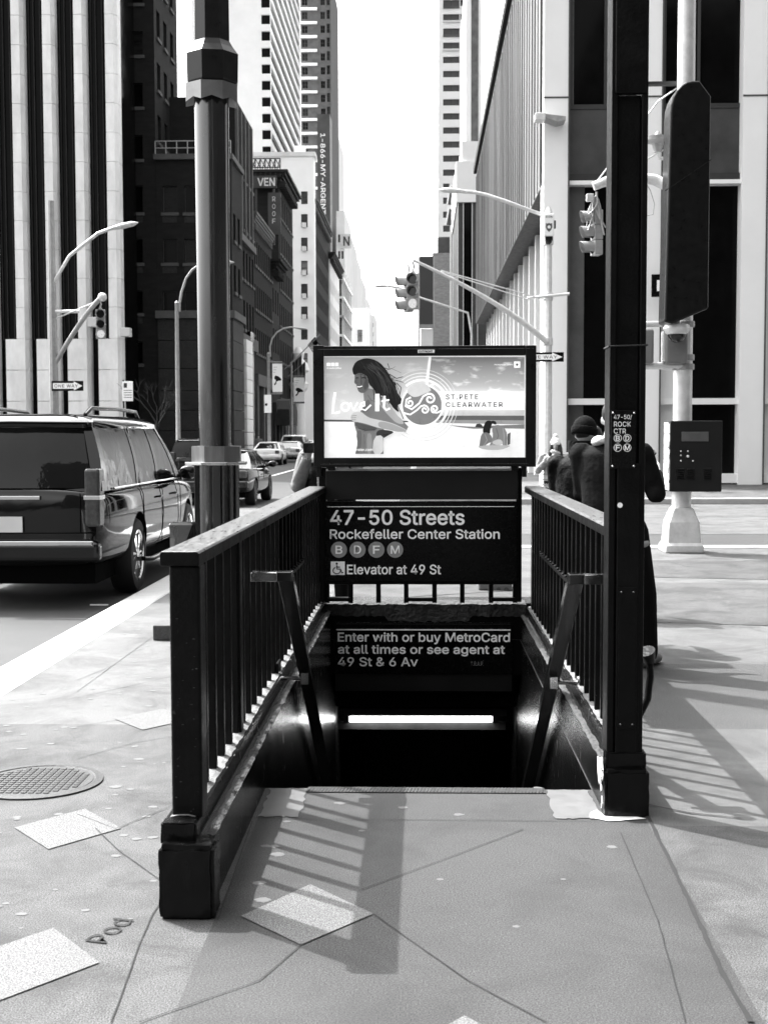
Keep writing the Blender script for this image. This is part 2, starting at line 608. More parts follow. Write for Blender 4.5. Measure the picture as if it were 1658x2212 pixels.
# ------------------------------------------------------------------ stairwell
st = thing('subway_stairwell', 'black painted concrete stairwell with worn ledges going down to the subway', 'stairwell', (0, 5.73, 0))
LZ, RZ = 0.305, 0.265
b = MB()
b.prism([(-0.875, 0.0), (-0.875, LZ), (-0.765, LZ), (-0.762, LZ - 0.065), (-0.715, LZ - 0.075), (-0.712, -3.6), (-0.9, -3.6), (-0.9, 0.0)], 'y', 4.24, 10.4)
b.build('side_wall', wall_black, st, bevel=0.006)
b = MB()
b.prism([(0.925, 0.0), (0.925, RZ), (0.815, RZ), (0.812, RZ - 0.055), (0.768, RZ - 0.065), (0.765, -3.6), (0.95, -3.6), (0.95, 0.0)], 'y', 5.36, 10.4)
b.build('side_wall', wall_black, st, bevel=0.006)


def rough_strip(x0, x1, y0, y1, z, n):
    b = MB()
    prev = None
    for k in range(n + 1):
        y = y0 + (y1 - y0) * k / n
        row = [b.bm.verts.new((x0 + random.uniform(-.004, .004), y, z - 0.004)), b.bm.verts.new((x0 + (x1 - x0) * .3, y, z + random.uniform(.001, .004))), b.bm.verts.new((x0 + (x1 - x0) * .7, y, z + random.uniform(.001, .004))), b.bm.verts.new((x1 + random.uniform(-.004, .004), y, z - 0.004))]
        if prev:
            for i in range(3):
                b.f([prev[i], prev[i + 1], row[i + 1], row[i]])
        prev = row
    return b
rough_strip(-0.87, -0.768, 4.27, 9.98, LZ + .002, 120).build('ledge', ledge_m, st)
rough_strip(0.818, 0.92, 5.40, 9.98, RZ + .002, 100).build('ledge', ledge_m, st)
rough_strip(-0.765, -0.714, 4.3, 9.98, LZ - .071, 120).build('lower_ledge', crumble, st)
rough_strip(0.766, 0.813, 5.4, 9.98, RZ - .061, 100).build('lower_ledge', crumble, st)
b = MB()
rough_block(b, -0.874, -0.688, 4.13, 4.262, -.01, .25, .0045)
b.build('plinth', wall_black, st, smooth=60)
b = MB()
rough_block(b, -0.876, -0.755, 4.185, 4.27, .235, LZ + .004, .003, 5)
b.build('plinth_cap', wall_black, st, smooth=60)
b = MB()
rough_block(b, .763, .95, 5.31, 5.43, -.01, .2, .0035)
b.build('plinth', wall_black, st, smooth=60)
b = MB()
rough_block(b, .772, .942, 5.35, 5.43, .19, RZ + .002, .0025, 5)
b.build('plinth_cap', wall_black, st, smooth=60)
# white paint spilt down the corner of the right plinth
sp = mat('spilt_white_paint', 0.8, 0.5, var=0.1, scale=12, bump=0.5, bscale=60)
b = MB()
def wall_blob(pts, x):
    b.f([b.bm.verts.new((x, p[0], p[1])) for p in pts])
wall_blob([(5.36, .19), (5.40, .235), (5.46, .215), (5.55, .20), (5.53, .13), (5.49, .09), (5.46, .13), (5.43, .05), (5.42, .01), (5.37, .004), (5.375, .06), (5.385, .12)], 0.7635)
b.f([b.bm.verts.new(p) for p in [(0.70, 5.30, .005), (0.77, 5.245, .005), (0.86, 5.262, .005), (0.93, 5.28, .005), (0.90, 5.305, .005), (0.765, 5.31, .005), (0.745, 5.40, .005), (0.71, 5.36, .005)]])
b.build('paint_spill', sp, st)
# chipped paint on the left end post
chip_m = mat('chipped_paint', .055, .5, var=.5, scale=60, bump=.5, bscale=90)
def chips_on(n, x0, x1, z0, z1, y, edge=.0):
    b = MB()
    for k in range(n):
        cx_ = random.choice([x0 + random.uniform(0, edge), x1 - random.uniform(0, edge)]) if edge and random.random() < .6 else random.uniform(x0, x1)
        cz_ = random.uniform(z0, z1)
        rx, rz_ = random.uniform(.001, .005), random.uniform(.0006, .002)
        b.f([b.bm.verts.new((cx_ + rx * math.cos(a) * random.uniform(.5, 1.3), y, cz_ + rz_ * math.sin(a) * random.uniform(.5, 1.3))) for a in [2 * math.pi * q / 9 for q in range(9)]])
    o = b.build('paint_chips', chip_m, st)
    o['kind'] = 'stuff'
chips_on(22, -.845, -.765, LZ, 1.15, 4.2838, .02)
# steps
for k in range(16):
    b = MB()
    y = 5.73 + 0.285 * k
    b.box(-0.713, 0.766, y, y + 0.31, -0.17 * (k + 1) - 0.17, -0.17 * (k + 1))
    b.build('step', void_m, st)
b = MB()
b.box(-0.52, 0.55, 5.655, 5.735, 0.0005, 0.005)
for k in range(70):
    x = -0.515 + k * 0.0152
    b.prism([(x, 5.66), (x + .004, 5.66), (x + .012, 5.73), (x + .008, 5.73)], 'z', 0.005, 0.008)
b.build('step_nosing', iron, st)
# header beam, back wall, soffit, passage
b = MB()
n = 60
top, bot = [], []
for k in range(n + 1):
    x = -0.77 + 1.58 * k / n
    top.append((x, 0.285 + random.uniform(-.004, .006)))
    bot.append((x, 0.175 + random.uniform(-.008, .008) + (-.03 if 0.3 < k / n < 0.72 else 0.012)))
for k in range(n):
    yy = 9.955 + random.uniform(-.005, .005)
    q = [(top[k][0], yy, top[k][1]), (top[k + 1][0], yy, top[k + 1][1]), (bot[k + 1][0], yy + .03, bot[k + 1][1]), (bot[k][0], yy + .03, bot[k][1])]
    b.quad(q)
    b.quad([q[0], q[1], (q[1][0], 10.12, .30), (q[0][0], 10.12, .30)])
bmesh.ops.remove_doubles(b.bm, verts=b.bm.verts, dist=0.02)
b.build('crumbling_lip', crumble, st)
b = MB()
b.box(-0.9, 0.95, 10.01, 10.4, -0.28, 0.29)
b.build('header', wall_black, st)
b = MB()
b.prism([(10.06, -0.28), (10.42, -0.55), (10.42, -0.62), (10.8, -0.64), (10.8, -0.9), (10.95, -0.9), (16, -0.9), (16, -0.28)], 'x', -0.711, 0.763)
b.build('soffit', wall_black, st)
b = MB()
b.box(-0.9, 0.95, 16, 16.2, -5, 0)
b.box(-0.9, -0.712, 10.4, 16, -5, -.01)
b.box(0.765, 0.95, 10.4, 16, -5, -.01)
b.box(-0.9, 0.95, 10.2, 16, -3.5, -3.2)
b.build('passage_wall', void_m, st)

# fluorescent tube under the header
p0, p1 = atY(755, 1552, 10.72), atY(1062, 1552, 10.72)
t = thing('fluorescent_light', 'lit fluorescent tube under the stairwell header', 'lamp', ((p0.x + p1.x) / 2, 10.75, p0.z))
b = MB()
b.cyl((p0.x, 10.70, p0.z), (p1.x, 10.70, p1.z), 0.024, n=16)
b.build('tube', tube_m, t, smooth=40)
b = MB()
b.box(p0.x - .12, p1.x + .12, 10.66, 10.79, p0.z + .04, p0.z + .10)
b.box(p0.x - .05, p0.x - .005, 10.67, 10.73, p0.z - .03, p0.z + .04)
b.box(p1.x + .005, p1.x + .05, 10.67, 10.73, p0.z - .03, p0.z + .04)
b.box(p0.x - .12, p1.x + .12, 10.74, 10.79, p0.z - .10, p0.z - .035)
b.build('housing', fix_m, t, bevel=0.004)

# ------------------------------------------------------------------ railings
def railing(label, side, x0, x1, ynear, yfar, ztop, lz, panel):
    xm = (x0 + x1) / 2
    t = thing('stair_railing', label, 'railing', (xm, ynear, lz))
    b = MB()
    b.prism([(x0 - .006, ztop - .05), (x1 + .006, ztop - .05), (x1 + .006, ztop - .008), (x1, ztop), (x0, ztop), (x0 - .006, ztop - .008)], 'y', ynear - .02, yfar)
    tr_ = b.build('top_rail', [black_paint, rail_top], t, bevel=0.004)
    for pl_ in tr_.data.polygons:
        if pl_.normal.z > .6:
            pl_.material_index = 1
    b = MB()
    b.box(xm - .012, xm + .012, ynear + .1, yfar, ztop - .07, ztop - .05)
    b.build('under_rail', black_paint, t)
    y = ynear + (0.42 if side < 0 else 0.3)
    k = 0
    while y < yfar - .05:
        b = MB()
        inpan = panel[0] - .02 < y < panel[1] + .02
        b.box(xm - .017, xm + .017, y - .017, y + .017, lz, ztop - .05)
        b.build('baluster', black_paint, t, bevel=0.004, seg=1)
        y += 0.2
        k += 1
    b = MB()
    b.box(xm - side * -.024 - .003, xm - side * -.024 + .003, panel[0], panel[1], 0.78, ztop - .05)
    b.build('panel', mat('rail_panel', 0.03, 0.25, metal=0.6, var=0.2, scale=4), t)
    b = MB()
    xx = xm + side * .03
    b.box(xm - .03, xm + .03, panel[0], panel[1], 0.755, 0.78)
    for q in range(12):
        yy = panel[0] + (panel[1] - panel[0]) * (q + .5) / 12
        b.sph((xm - side * .03, yy, .79), .009, 5)
    b.build('panel_rail', black_paint, t, bevel=0.003, seg=1)
    return t
lr = railing('left black stair railing ending in a square post near the camera', -1, -0.878, -0.757, 4.285, 9.9, 1.215, LZ, (7.1, 8.5))
b = MB()
b.box(-0.857, -0.752, 4.285, 4.40, LZ - .01, 1.165)
b.build('end_post', black_paint, lr, bevel=0.01, seg=3)
b = MB()
b.box(-0.825, -0.79, 5.5, 5.58, LZ, 1.165)
b.build('post', black_paint, lr, bevel=0.006)
b = MB()
b.box(-0.825, -0.79, 9.82, 9.9, LZ, 1.165)
b.build('post', black_paint, lr, bevel=0.006)
rr_ = railing('right black stair railing running back from the tall column', 1, 0.795, 0.915, 5.5, 9.9, 1.215, RZ, (7.3, 9.0))
b = MB()
b.box(0.84, 0.875, 9.82, 9.9, RZ, 1.165)
b.build('post', black_paint, rr_, bevel=0.006)


# stainless handrails
arm_m = mat('polished_arm', .5, .2, metal=1, var=.15)
def handrail(label, x, xa, y0, sx):
    t = thing('handrail', label, 'handrail', (x, y0, 0))
    z0 = 0.945
    slope = 0.655
    b = MB()
    b.box(min(x + sx * .03, xa), max(x + sx * .03, xa), y0 - .03, y0 + .05, z0 - .022, z0 + .022)
    b.build('arm', arm_m, t, bevel=0.004)
    b = MB()
    L = 4.3
    pts = [(y0 - .03, z0 + .024), (y0 + .055, z0 + .024), (y0 + L, z0 + .024 - slope * (L - .055)), (y0 + L, z0 - .03 - slope * (L - .055)), (y0 + .03, z0 - .022), (y0 - .03, z0 - .022)]
    b.prism(pts, 'x', x - .036, x + .036)
    b.build('rail', mat('handrail_steel', 0.045, 0.16, metal=0.9, var=0.1, scale=4, rvar=.04), t, bevel=0.004)
    # bracket
    yb = y0 + 1.0
    zb = z0 - slope * .95 - .05
    b = MB()
    b.cyl((x + sx * .01, yb, zb), (x + sx * .13, yb, zb), .012, n=12)
    b.cyl((x + sx * .125, yb, zb), (x + sx * .14, yb, zb), .04, n=20)
    b.box(x - .02, x + .02, yb - .025, yb + .025, zb - .03, zb + .05)
    b.build('bracket', chrome, t, smooth=35)
    b = MB()
    xe = xa
    xs = sorted((x + sx * .14, xe))
    b.box(xs[0], xs[1], yb - .05, yb + .09, zb - .13, zb + .09)
    b.build('bracket_box', black_paint, t, bevel=0.006)
    return t
handrail('left stainless handrail sloping down into the stairwell', -0.645, -0.80, 5.95, -1)
handrail('right stainless handrail sloping down into the stairwell', 0.705, 0.845, 5.85, 1)

# ------------------------------------------------------------------ tall column on the right
t = thing('steel_column', 'tall black painted steel column on the right plinth', 'column', (0.85, 5.43, RZ))
cx0, cx1 = 0.777, 0.927
b = MB()
b.box(cx0, cx0 + .028, 5.36, 5.50, RZ, 4.6)
b.box(cx1 - .026, cx1, 5.36, 5.50, RZ, 4.6)
b.box(cx0 + .028, cx1 - .026, 5.385, 5.49, RZ, 3.0)
b.build('shaft', black_paint, t, bevel=0.004)
b = MB()
b.box(cx0 + .014, cx1 - .006, 5.352, 5.384, 3.0, 4.6)
b.build('upper_casing', black_paint, t, bevel=0.004)
b = MB()
b.box(cx0 + .034, cx1 - .02, 5.352, 5.385, RZ, 1.485)
b.build('lower_casing', black_paint, t, bevel=0.004)
z1, z0 = 1.6 - (1268 - 942) / 515, 1.6 - (1577 - 942) / 515
b = MB()
b.box(cx0 + .043, cx1 - .03, 5.346, 5.352, z0, z1)
b.build('access_plate', black_paint, t, bevel=0.002)
for zx in (z0 + .02, z1 - .02):
    for xx in (cx0 + .055, cx1 - .045):
        b = MB()
        b.sph((xx, 5.345, zx), .006, 5)
        b.build('screw', steel, t, smooth=60)
b = MB()
zt = 1.6 + (942 - 751) / 515
b.tube([(cx0 - .003, 5.352, zt), (cx1 + .003, 5.349, zt + .004), (cx1 + .005, 5.5, zt), (cx0 - .003, 5.5, zt), (cx0 - .003, 5.352, zt)], .004, 6)
b.build('tie_wire', rubber, t)
b = MB()
b.cyl((0.823, 5.3515, 1.311), (0.823, 5.3495, 1.311), .011, n=20)
b.build('round_sticker', sign_white, t)

# plaque on the column
p0 = atY(1318, 1012, 5.349)
p1 = atY(1373, 886, 5.349)
t = thing('station_plaque', 'black plaque reading 47-50 ROCK CTR screwed to the column', 'sign', (p0.x, 5.35, p0.z))
b = MB()
b.box(p0.x, p1.x, 5.344, 5.351, p0.z, p1.z)
b.build('plate', sign_black, t, bevel=0.002)
for xx in (p0.x + .008, p1.x - .008):
    for zz in (p0.z + .011, p1.z - .01):
        b = MB()
        b.sph((xx, 5.343, zz), .005, 6)
        b.build('screw', chrome, t, smooth=60)
def flat_text(s, x0, y0, x1, y1, Y, m, parent, **k):
    a, c = atY(x0, y1, Y), atY(x1, y0, Y)
    return lettering(s, (a.x, Y, a.z), (1, 0, 0), (0, 0, 1), c.x - a.x, c.z - a.z, m, parent, **k)
for s, x0, x1, y0, y1 in (('47-50/', 1325, 1364, 895, 906), ('ROCK', 1325, 1362, 910, 921), ('CTR', 1325, 1351, 925, 936)):
    flat_text(s, x0, y0, x1, y1, 5.3435, sign_white, t, bold=0.005)
for s, cx, cy in (('B', 1333.5, 946), ('D', 1354, 946), ('F', 1333.5, 966.5), ('M', 1354, 966.5)):
    c = atY(cx, cy, 5.3435)
    b = MB()
    rings = []
    for r, y in ((.0165, 5.344), (.0165, 5.342), (.0145, 5.342), (.0145, 5.344)):
        rings.append([(c.x + r * math.cos(a), y, c.z + r * math.sin(a)) for a in [2 * math.pi * k / 32 for k in range(32)]])
    b.loft(rings + [rings[0]], cap=False)
    b.build('route_ring', sign_white, t)
    ww = 4.5 if s != 'M' else 5.5
    flat_text(s, cx - ww, cy - 5.5, cx + ww, cy + 5.5, 5.3435, sign_white, t, bold=0.03)

# bent conduit behind the column
t = MB()
P = [atY(1380, 1545, 5.62), atY(1398, 1510, 5.62), atY(1404, 1460, 5.62), atY(1402, 1425, 5.62)]
t.tube(P, .016, 10)
t.cyl(atY(1402, 1428, 5.62), atY(1395, 1406, 5.60), .026, .04, 16)
o = t.build('bent_conduit', black_paint, smooth=40)
tag(o, 'bent black conduit with a bell mouth behind the column', 'pipe')

# ------------------------------------------------------------------ signs and advertising panel over the back of the stairwell
YS = 9.93
PX = 1 / (FPX / YS)
def bx(b, x0, y0, x1, y1, Yf, Yb, mi=0):
    a, c = atY(x0, y1, Yf), atY(x1, y0, Yf)
    return b.box(a.x, c.x, Yf, Yb, a.z, c.z, mi)
o = thing('back_railing', 'low black rail with short balusters at the back of the stairwell', 'railing', (0, 9.95, 0.3))
b = MB()
bx(b, 703, 1250, 1120, 1262, 9.92, 9.98)
b.build('bottom_rail', black_paint, o, bevel=0.004)
for x in (706, 757, 817, 877, 938, 998, 1060, 1112):
    b = MB()
    bx(b, x - 5, 1261, x + 5, 1302, 9.93, 9.97)
    b.build('baluster', black_paint, o, bevel=0.003)
b = MB()
for x0, x1 in ((706, 757), (877, 938), (1060, 1112)):
    b = MB()
    bx(b, x0, 1291, x1, 1299, 9.91, 9.985)
    b.build('foot_plate', black_paint, o, bevel=0.003)
b = MB()
bx(b, 690, 1010, 704, 1300, 9.93, 10.0)
b.build('post', black_paint, o, bevel=0.004)
b = MB()
bx(b, 1114, 1010, 1127, 1300, 9.93, 10.0)
b.build('post', black_paint, o, bevel=0.004)

t = thing('station_sign', 'wide black sign reading 47-50 Streets Rockefeller Center Station', 'sign', (0.0, YS, 0.5))
b = MB()
bx(b, 703, 1082, 1117, 1256, YS - .03, YS + .02)
b.build('board', sign_black, t, bevel=0.003)
b = MB()
bx(b, 706, 1093.2, 1110, 1094.8, YS - .033, YS - .03)
b.build('stripe', sign_white, t)
YT = YS - .0305
for s, x0, y0, x1, y1, bo in (('47-50 Streets', 713, 1100.5, 1003, 1134, .028), ('Rockefeller Center Station', 712, 1142, 1079, 1164, .026), ('Elevator at 49 St', 749, 1219, 952, 1240.5, .026)):
    flat_text(s, x0, y0, x1, y1, YT, sign_white, t, bold=bo)
for s, x in (('B', 731.8), ('D', 772), ('F', 812.6), ('M', 853)):
    c = atY(x, 1187, YT)
    b = MB()
    b.cyl((c.x, YT, c.z), (c.x, YT - .001, c.z), 17.5 * PX, n=40)
    b.build('route_disc', sign_grey, t)
    ww = 7.5 if s != 'M' else 9.5
    flat_text(s, x - ww, 1178, x + ww, 1196, YT - .0012, sign_white, t, bold=0.03)
b = MB()
bx(b, 714, 1212.5, 744.5, 1241.5, YT - .001, YT)
b.build('access_symbol', sign_white, t)
b = MB()
def stroke(pts, r):
    b.tube([atY(x, y, YT - .002) for x, y in pts], r, 6)
c = atY(727, 1217, YT - .002)
b.cyl((c.x, YT - .001, c.z), (c.x, YT - .003, c.z), 2.4 * PX, n=14)
stroke([(727, 1221), (727.5, 1229), (735, 1229), (738, 1237), (741, 1236)], .0045)
stroke([(727, 1224.5), (734, 1224.5)], .004)
stroke([(728 + 8 * math.cos(a) - 1, 1232 + 7 * math.sin(a)) for a in [R(250 - k * 20) for k in range(14)]], .004)
b.build('wheelchair', sign_black, t)

t = thing('sign_cabinet', 'dark grey sheet metal box between the advertisement and the station sign', 'cabinet', (0, YS, 1.1))
b = MB()
bx(b, 703, 1016, 1118, 1079, YS - .05, YS + .06)
b.build('casing', panel_grey, t, bevel=0.004)
b = MB()
bx(b, 704, 1012, 1116, 1017, YS - .056, YS + .04)
b.build('top_strip', mat('bare_metal', 0.35, 0.4, metal=0.8, var=0.4, scale=6, stretch=(1, 8, 8)), t, bevel=0.002)

t = thing('entrance_sign', 'black sign about entering with MetroCard on the stairwell header', 'sign', (0.0, 10.0, -0.05))
YE = 9.99
b = MB()
bx(b, 722, 1345, 1106, 1455, YE, YE + .03)
b.build('board', sign_black, t, bevel=0.002)
b = MB()
bx(b, 726, 1359.3, 1102, 1361.2, YE - .003, YE)
b.build('stripe', sign_white, t)
b = MB()
bx(b, 726, 1347.3, 1102, 1348.8, YE - .003, YE)
b.build('stripe', panel_grey, t)
for s, x0, y0, x1, y1 in (('Enter with or buy MetroCard', 729, 1366, 1101, 1391), ('at all times or see agent at', 729.5, 1393, 1090, 1417), ('49 St & 6 Av', 729.5, 1419.5, 902, 1439)):
    flat_text(s, x0, y0, x1, y1, YE - .0005, sign_white, t, bold=0.026)
flat_text('T.R.A.P.', 1016, 1429, 1044, 1438, YE - .0005, mat('scribble', .2, .6), t, name='scribble', bold=-.01)
b = MB()
bx(b, 724, 1456, 1105, 1492, 10.0, 10.005)
b.build('lower_board', panel_grey, t)

# advertising panel
YA = 9.80
t = thing('advertising_panel', 'black framed advertising panel with a beach poster above the stairs', 'billboard', (0.05, YA, 1.4))
b = MB()
for q in ((677, 745, 698.5, 1008), (1134.5, 745, 1158, 1008), (698.5, 745, 1134.5, 768.5), (698.5, 987.5, 1134.5, 1008)):
    bx(b, q[0], q[1], q[2], q[3], YA, YA + .2)
b.build('frame', frame_black, t, bevel=0.005)
b = MB()
for q in ((686, 752, 1152, 753.5), (692, 1001, 1142, 1002.2)):
    bx(b, q[0], q[1], q[2], q[3], YA - .003, YA)
b.build('frame_trim', mat('trim_worn', 0.2, 0.35, metal=0.6, var=.4), t)
b = MB()
bx(b, 690, 760, 1142, 996, YA + .06, YA + .19)
b.build('back_box', frame_black, t)
for x in (716, 1112):
    b = MB()
    bx(b, x - 8, 1006, x + 8, 1016, YA + .05, YA + .15)
    b.build('bracket', frame_black, t, bevel=.004)
for x in (688, 1131):
    b = MB()
    bx(b, x - 5, 1007, x + 6, 1030, YA + .08, YA + .17)
    b.build('side_bracket', frame_black, t, bevel=.004)
b = MB()
bx(b, 902, 754.5, 938, 761.5, YA - .004, YA)
b.build('maker_plate', sign_white, t)
flat_text('OUTFRONT', 904, 756, 934, 760.5, YA - .0045, sign_black, t, bold=.03)
YP = YA + .05
pm = {}
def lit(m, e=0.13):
    # glow added to brighten the shaded print, in its own tones
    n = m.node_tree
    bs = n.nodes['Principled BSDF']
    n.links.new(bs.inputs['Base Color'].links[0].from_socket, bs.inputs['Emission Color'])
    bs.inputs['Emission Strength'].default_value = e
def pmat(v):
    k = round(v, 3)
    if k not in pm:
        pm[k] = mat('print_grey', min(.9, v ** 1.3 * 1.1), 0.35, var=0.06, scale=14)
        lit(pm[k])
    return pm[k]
def zc(x, y):
    return ((1200 + x / 1.658) / 1.8522, (1350 + y / 1.658) / 1.8522)
LAY = [0]
def ppoly(pts, v, name='print', raw=False, smoothn=0):
    LAY[0] += 1
    P2 = [zc(*p) for p in pts]
    for _ in range(smoothn):
        Q = []
        for i in range(len(P2)):
            a, c = P2[i], P2[(i + 1) % len(P2)]
            Q += [(a[0] * .75 + c[0] * .25, a[1] * .75 + c[1] * .25), (a[0] * .25 + c[0] * .75, a[1] * .25 + c[1] * .75)]
        P2 = Q
    b = MB()
    Y = YP - .0004 * LAY[0]
    b.f([b.bm.verts.new(atY(x, y, Y)) for x, y in P2])
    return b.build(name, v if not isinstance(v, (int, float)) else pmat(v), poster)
def pstroke(pts, wpx, v, name='print', mi=None):
    LAY[0] += 1
    b = MB()
    Y = YP - .0004 * LAY[0]
    P2 = [Vector(zc(*p)) for p in pts]
    L, Q = [], []
    for i, p in enumerate(P2):
        d = (P2[min(i + 1, len(P2) - 1)] - P2[max(0, i - 1)]).normalized()
        n = Vector((-d.y, d.x)) * wpx / 2 / 3.07
        L.append(b.bm.verts.new(atY(p.x + n.x, p.y + n.y, Y)))
        Q.append(b.bm.verts.new(atY(p.x - n.x, p.y - n.y, Y)))
    for i in range(len(L) - 1):
        b.f([L[i], L[i + 1], Q[i + 1], Q[i]])
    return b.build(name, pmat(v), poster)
b = MB()
bx(b, 697, 767, 1136, 989, YP, YP + .01)
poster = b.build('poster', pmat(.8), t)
def gradmat(name, v0, v1, z0, z1, cl=0.0):
    m = bpy.data.materials.new(name)
    m.use_nodes = True
    n = m.node_tree
    tc = n.nodes.new('ShaderNodeTexCoord')
    sx = n.nodes.new('ShaderNodeSeparateXYZ')
    n.links.new(tc.outputs['Object'], sx.inputs[0])
    mr = n.nodes.new('ShaderNodeMapRange')
    mr.inputs[1].default_value, mr.inputs[2].default_value, mr.inputs[3].default_value, mr.inputs[4].default_value = z0, z1, v0, v1
    n.links.new(sx.outputs[2], mr.inputs[0])
    out = mr.outputs[0]
    if cl:
        mp = n.nodes.new('ShaderNodeMapping')
        mp.inputs['Scale'].default_value = (1, 1, 2.6)
        no = n.nodes.new('ShaderNodeTexNoise')
        no.inputs['Scale'].default_value = 7
        no.inputs['Detail'].default_value = 5
        n.links.new(tc.outputs['Object'], mp.inputs[0])
        n.links.new(mp.outputs[0], no.inputs['Vector'])
        m2 = n.nodes.new('ShaderNodeMapRange')
        m2.inputs[1].default_value, m2.inputs[2].default_value, m2.inputs[3].default_value, m2.inputs[4].default_value = .55, .72, 0, cl
        n.links.new(no.outputs[0], m2.inputs[0])
        ad = n.nodes.new('ShaderNodeMath')
        ad.operation = 'ADD'
        n.links.new(out, ad.inputs[0])
        n.links.new(m2.outputs[0], ad.inputs[1])
        out = ad.outputs[0]
    bs = n.nodes['Principled BSDF']
    n.links.new(out, bs.inputs['Base Color'])
    bs.inputs['Roughness'].default_value = .35
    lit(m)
    return m
zt, zb = atY(800, 770, YP).z, atY(800, 900, YP).z
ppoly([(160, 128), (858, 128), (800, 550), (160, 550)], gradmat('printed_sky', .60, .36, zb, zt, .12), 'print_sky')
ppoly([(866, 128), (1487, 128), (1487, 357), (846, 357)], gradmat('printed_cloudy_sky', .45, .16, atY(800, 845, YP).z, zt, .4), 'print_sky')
ppoly([(160, 543), (800, 552), (800, 562), (160, 556)], .12, 'print_sea')
ppoly([(850, 478), (1487, 478), (1487, 518), (850, 518)], .55, 'print_sky')
ppoly([(900, 517), (1487, 517), (1487, 548), (900, 545)], .16, 'print_sea')
ppoly([(900, 545), (1487, 548), (1487, 575), (900, 565)], .35, 'print_surf')
ppoly([(980, 580), (1100, 588), (1180, 592), (1230, 585), (1487, 575), (1487, 604), (1300, 600), (1150, 604), (1050, 592)], .25, 'print_dune')
ppoly([(1160, 592), (1170, 572), (1190, 570), (1205, 578), (1215, 598)], .08, 'print_dune')
# flare rings
def arc(cx, cy, r, a0, a1, n=40):
    return [(cx + r * math.cos(R(a0 + (a1 - a0) * k / n)), cy - r * math.sin(R(a0 + (a1 - a0) * k / n))) for k in range(n + 1)]
for r, v, wd in ((168, .75, 16), (192, .7, 6), (214, .68, 7), (236, .6, 4)):
    pstroke(arc(810, 448, r, -125, 130), wd, v, 'print_ring')
pstroke([(862, 128), (850, 220), (840, 310)], 17, .82, 'print_bar')
pstroke([(795, 590), (785, 680), (772, 772)], 20, .84, 'print_bar')
# running woman
ppoly([(420, 368), (455, 335), (490, 345), (515, 385), (560, 395), (600, 450), (640, 510), (690, 560), (718, 590), (700, 625), (640, 605), (600, 595), (556, 605), (552, 700), (553, 771), (365, 771), (382, 700), (378, 640), (360, 580), (358, 525), (400, 490), (425, 440)], .24, 'print_figure')
ppoly([(500, 400), (545, 398), (600, 450), (640, 510), (700, 575), (640, 570), (590, 520), (545, 470)], .42, 'print_figure', smoothn=2)
ppoly([(360, 225), (400, 232), (428, 240), (445, 265), (458, 310), (452, 342), (425, 368), (397, 365), (383, 350), (380, 335), (373, 322), (376, 312), (357, 300), (363, 270)], .16, 'print_face', smoothn=2)
pstroke([(378, 325), (395, 326), (412, 320)], 6, .8, 'print_face')
pstroke([(368, 268), (378, 265), (388, 268)], 7, .02, 'print_face')
pstroke([(405, 268), (420, 264), (434, 268)], 7, .02, 'print_face')
ppoly([(385, 150), (430, 135), (480, 140), (530, 165), (565, 205), (590, 240), (612, 290), (640, 300), (628, 330), (655, 380), (690, 430), (640, 448), (660, 500), (620, 470), (600, 440), (570, 400), (540, 380), (505, 390), (500, 360), (480, 330), (458, 312), (445, 262), (428, 240), (398, 233), (370, 236), (356, 250), (345, 212), (352, 190), (365, 165)], .018, 'print_hair', smoothn=1)
for q in ([(590, 240), (640, 270), (682, 258)], [(560, 200), (595, 210), (580, 170)], [(430, 240), (440, 290), (425, 310)], [(480, 180), (520, 240), (545, 330)], [(520, 180), (570, 260), (600, 360)], [(640, 300), (670, 330), (660, 380)], [(640, 440), (670, 500), (685, 540)]):
    pstroke(q, 5, .03 if q[0][0] > 500 or q[0][1] > 235 else .09, 'print_hair')
pstroke([(470, 165), (515, 215), (540, 290), (560, 370)], 6, .09, 'print_hair')
pstroke([(500, 160), (550, 220), (580, 300), (610, 400)], 5, .08, 'print_hair')
ppoly([(335, 530), (345, 500), (380, 488), (412, 495), (450, 530), (520, 545), (600, 562), (660, 588), (720, 618), (660, 628), (590, 612), (510, 596), (440, 572), (390, 560), (345, 556)], .55, 'print_arm', smoothn=2)
for q in ([(338, 520), (375, 515)], [(336, 532), (372, 530)], [(340, 545), (370, 545)]):
    pstroke(q, 3, .2, 'print_arm')
ppoly([(358, 558), (430, 576), (515, 598), (500, 612), (430, 618), (372, 592)], .12, 'print_top', smoothn=1)
ppoly([(515, 608), (600, 615), (625, 628), (580, 650), (545, 672), (500, 650)], .06, 'print_hair', smoothn=2)
ppoly([(490, 655), (548, 645), (552, 700), (550, 771), (476, 771)], .6, 'print_towel', smoothn=1)
rs = random.Random(3)
def strand(x0, y0, x1, y1, bend, wd, v):
    mx, my = (x0 + x1) / 2 + bend, (y0 + y1) / 2 - abs(bend) * .4
    pstroke([(x0 * (1 - t) ** 2 + mx * 2 * t * (1 - t) + x1 * t * t, y0 * (1 - t) ** 2 + my * 2 * t * (1 - t) + y1 * t * t) for t in [k / 6 for k in range(7)]], wd, v, 'print_hair')
for k in range(34):
    t = k / 33
    x0, y0 = 385 + 150 * t + rs.uniform(-12, 12), 165 + 30 * t + rs.uniform(-12, 18)
    strand(x0, y0, 500 + 150 * t + rs.uniform(-25, 25), 330 + 130 * rs.random(), rs.uniform(15, 60), rs.uniform(1.5, 4.5), rs.choice([.04, .07, .11, .015, .015]))
for k in range(14):
    x0, y0 = 570 + rs.uniform(-20, 40), 230 + rs.uniform(-30, 170)
    strand(x0, y0, x0 + rs.uniform(30, 95), y0 + rs.uniform(-25, 40), rs.uniform(-10, 25), rs.uniform(1.5, 3), .03)
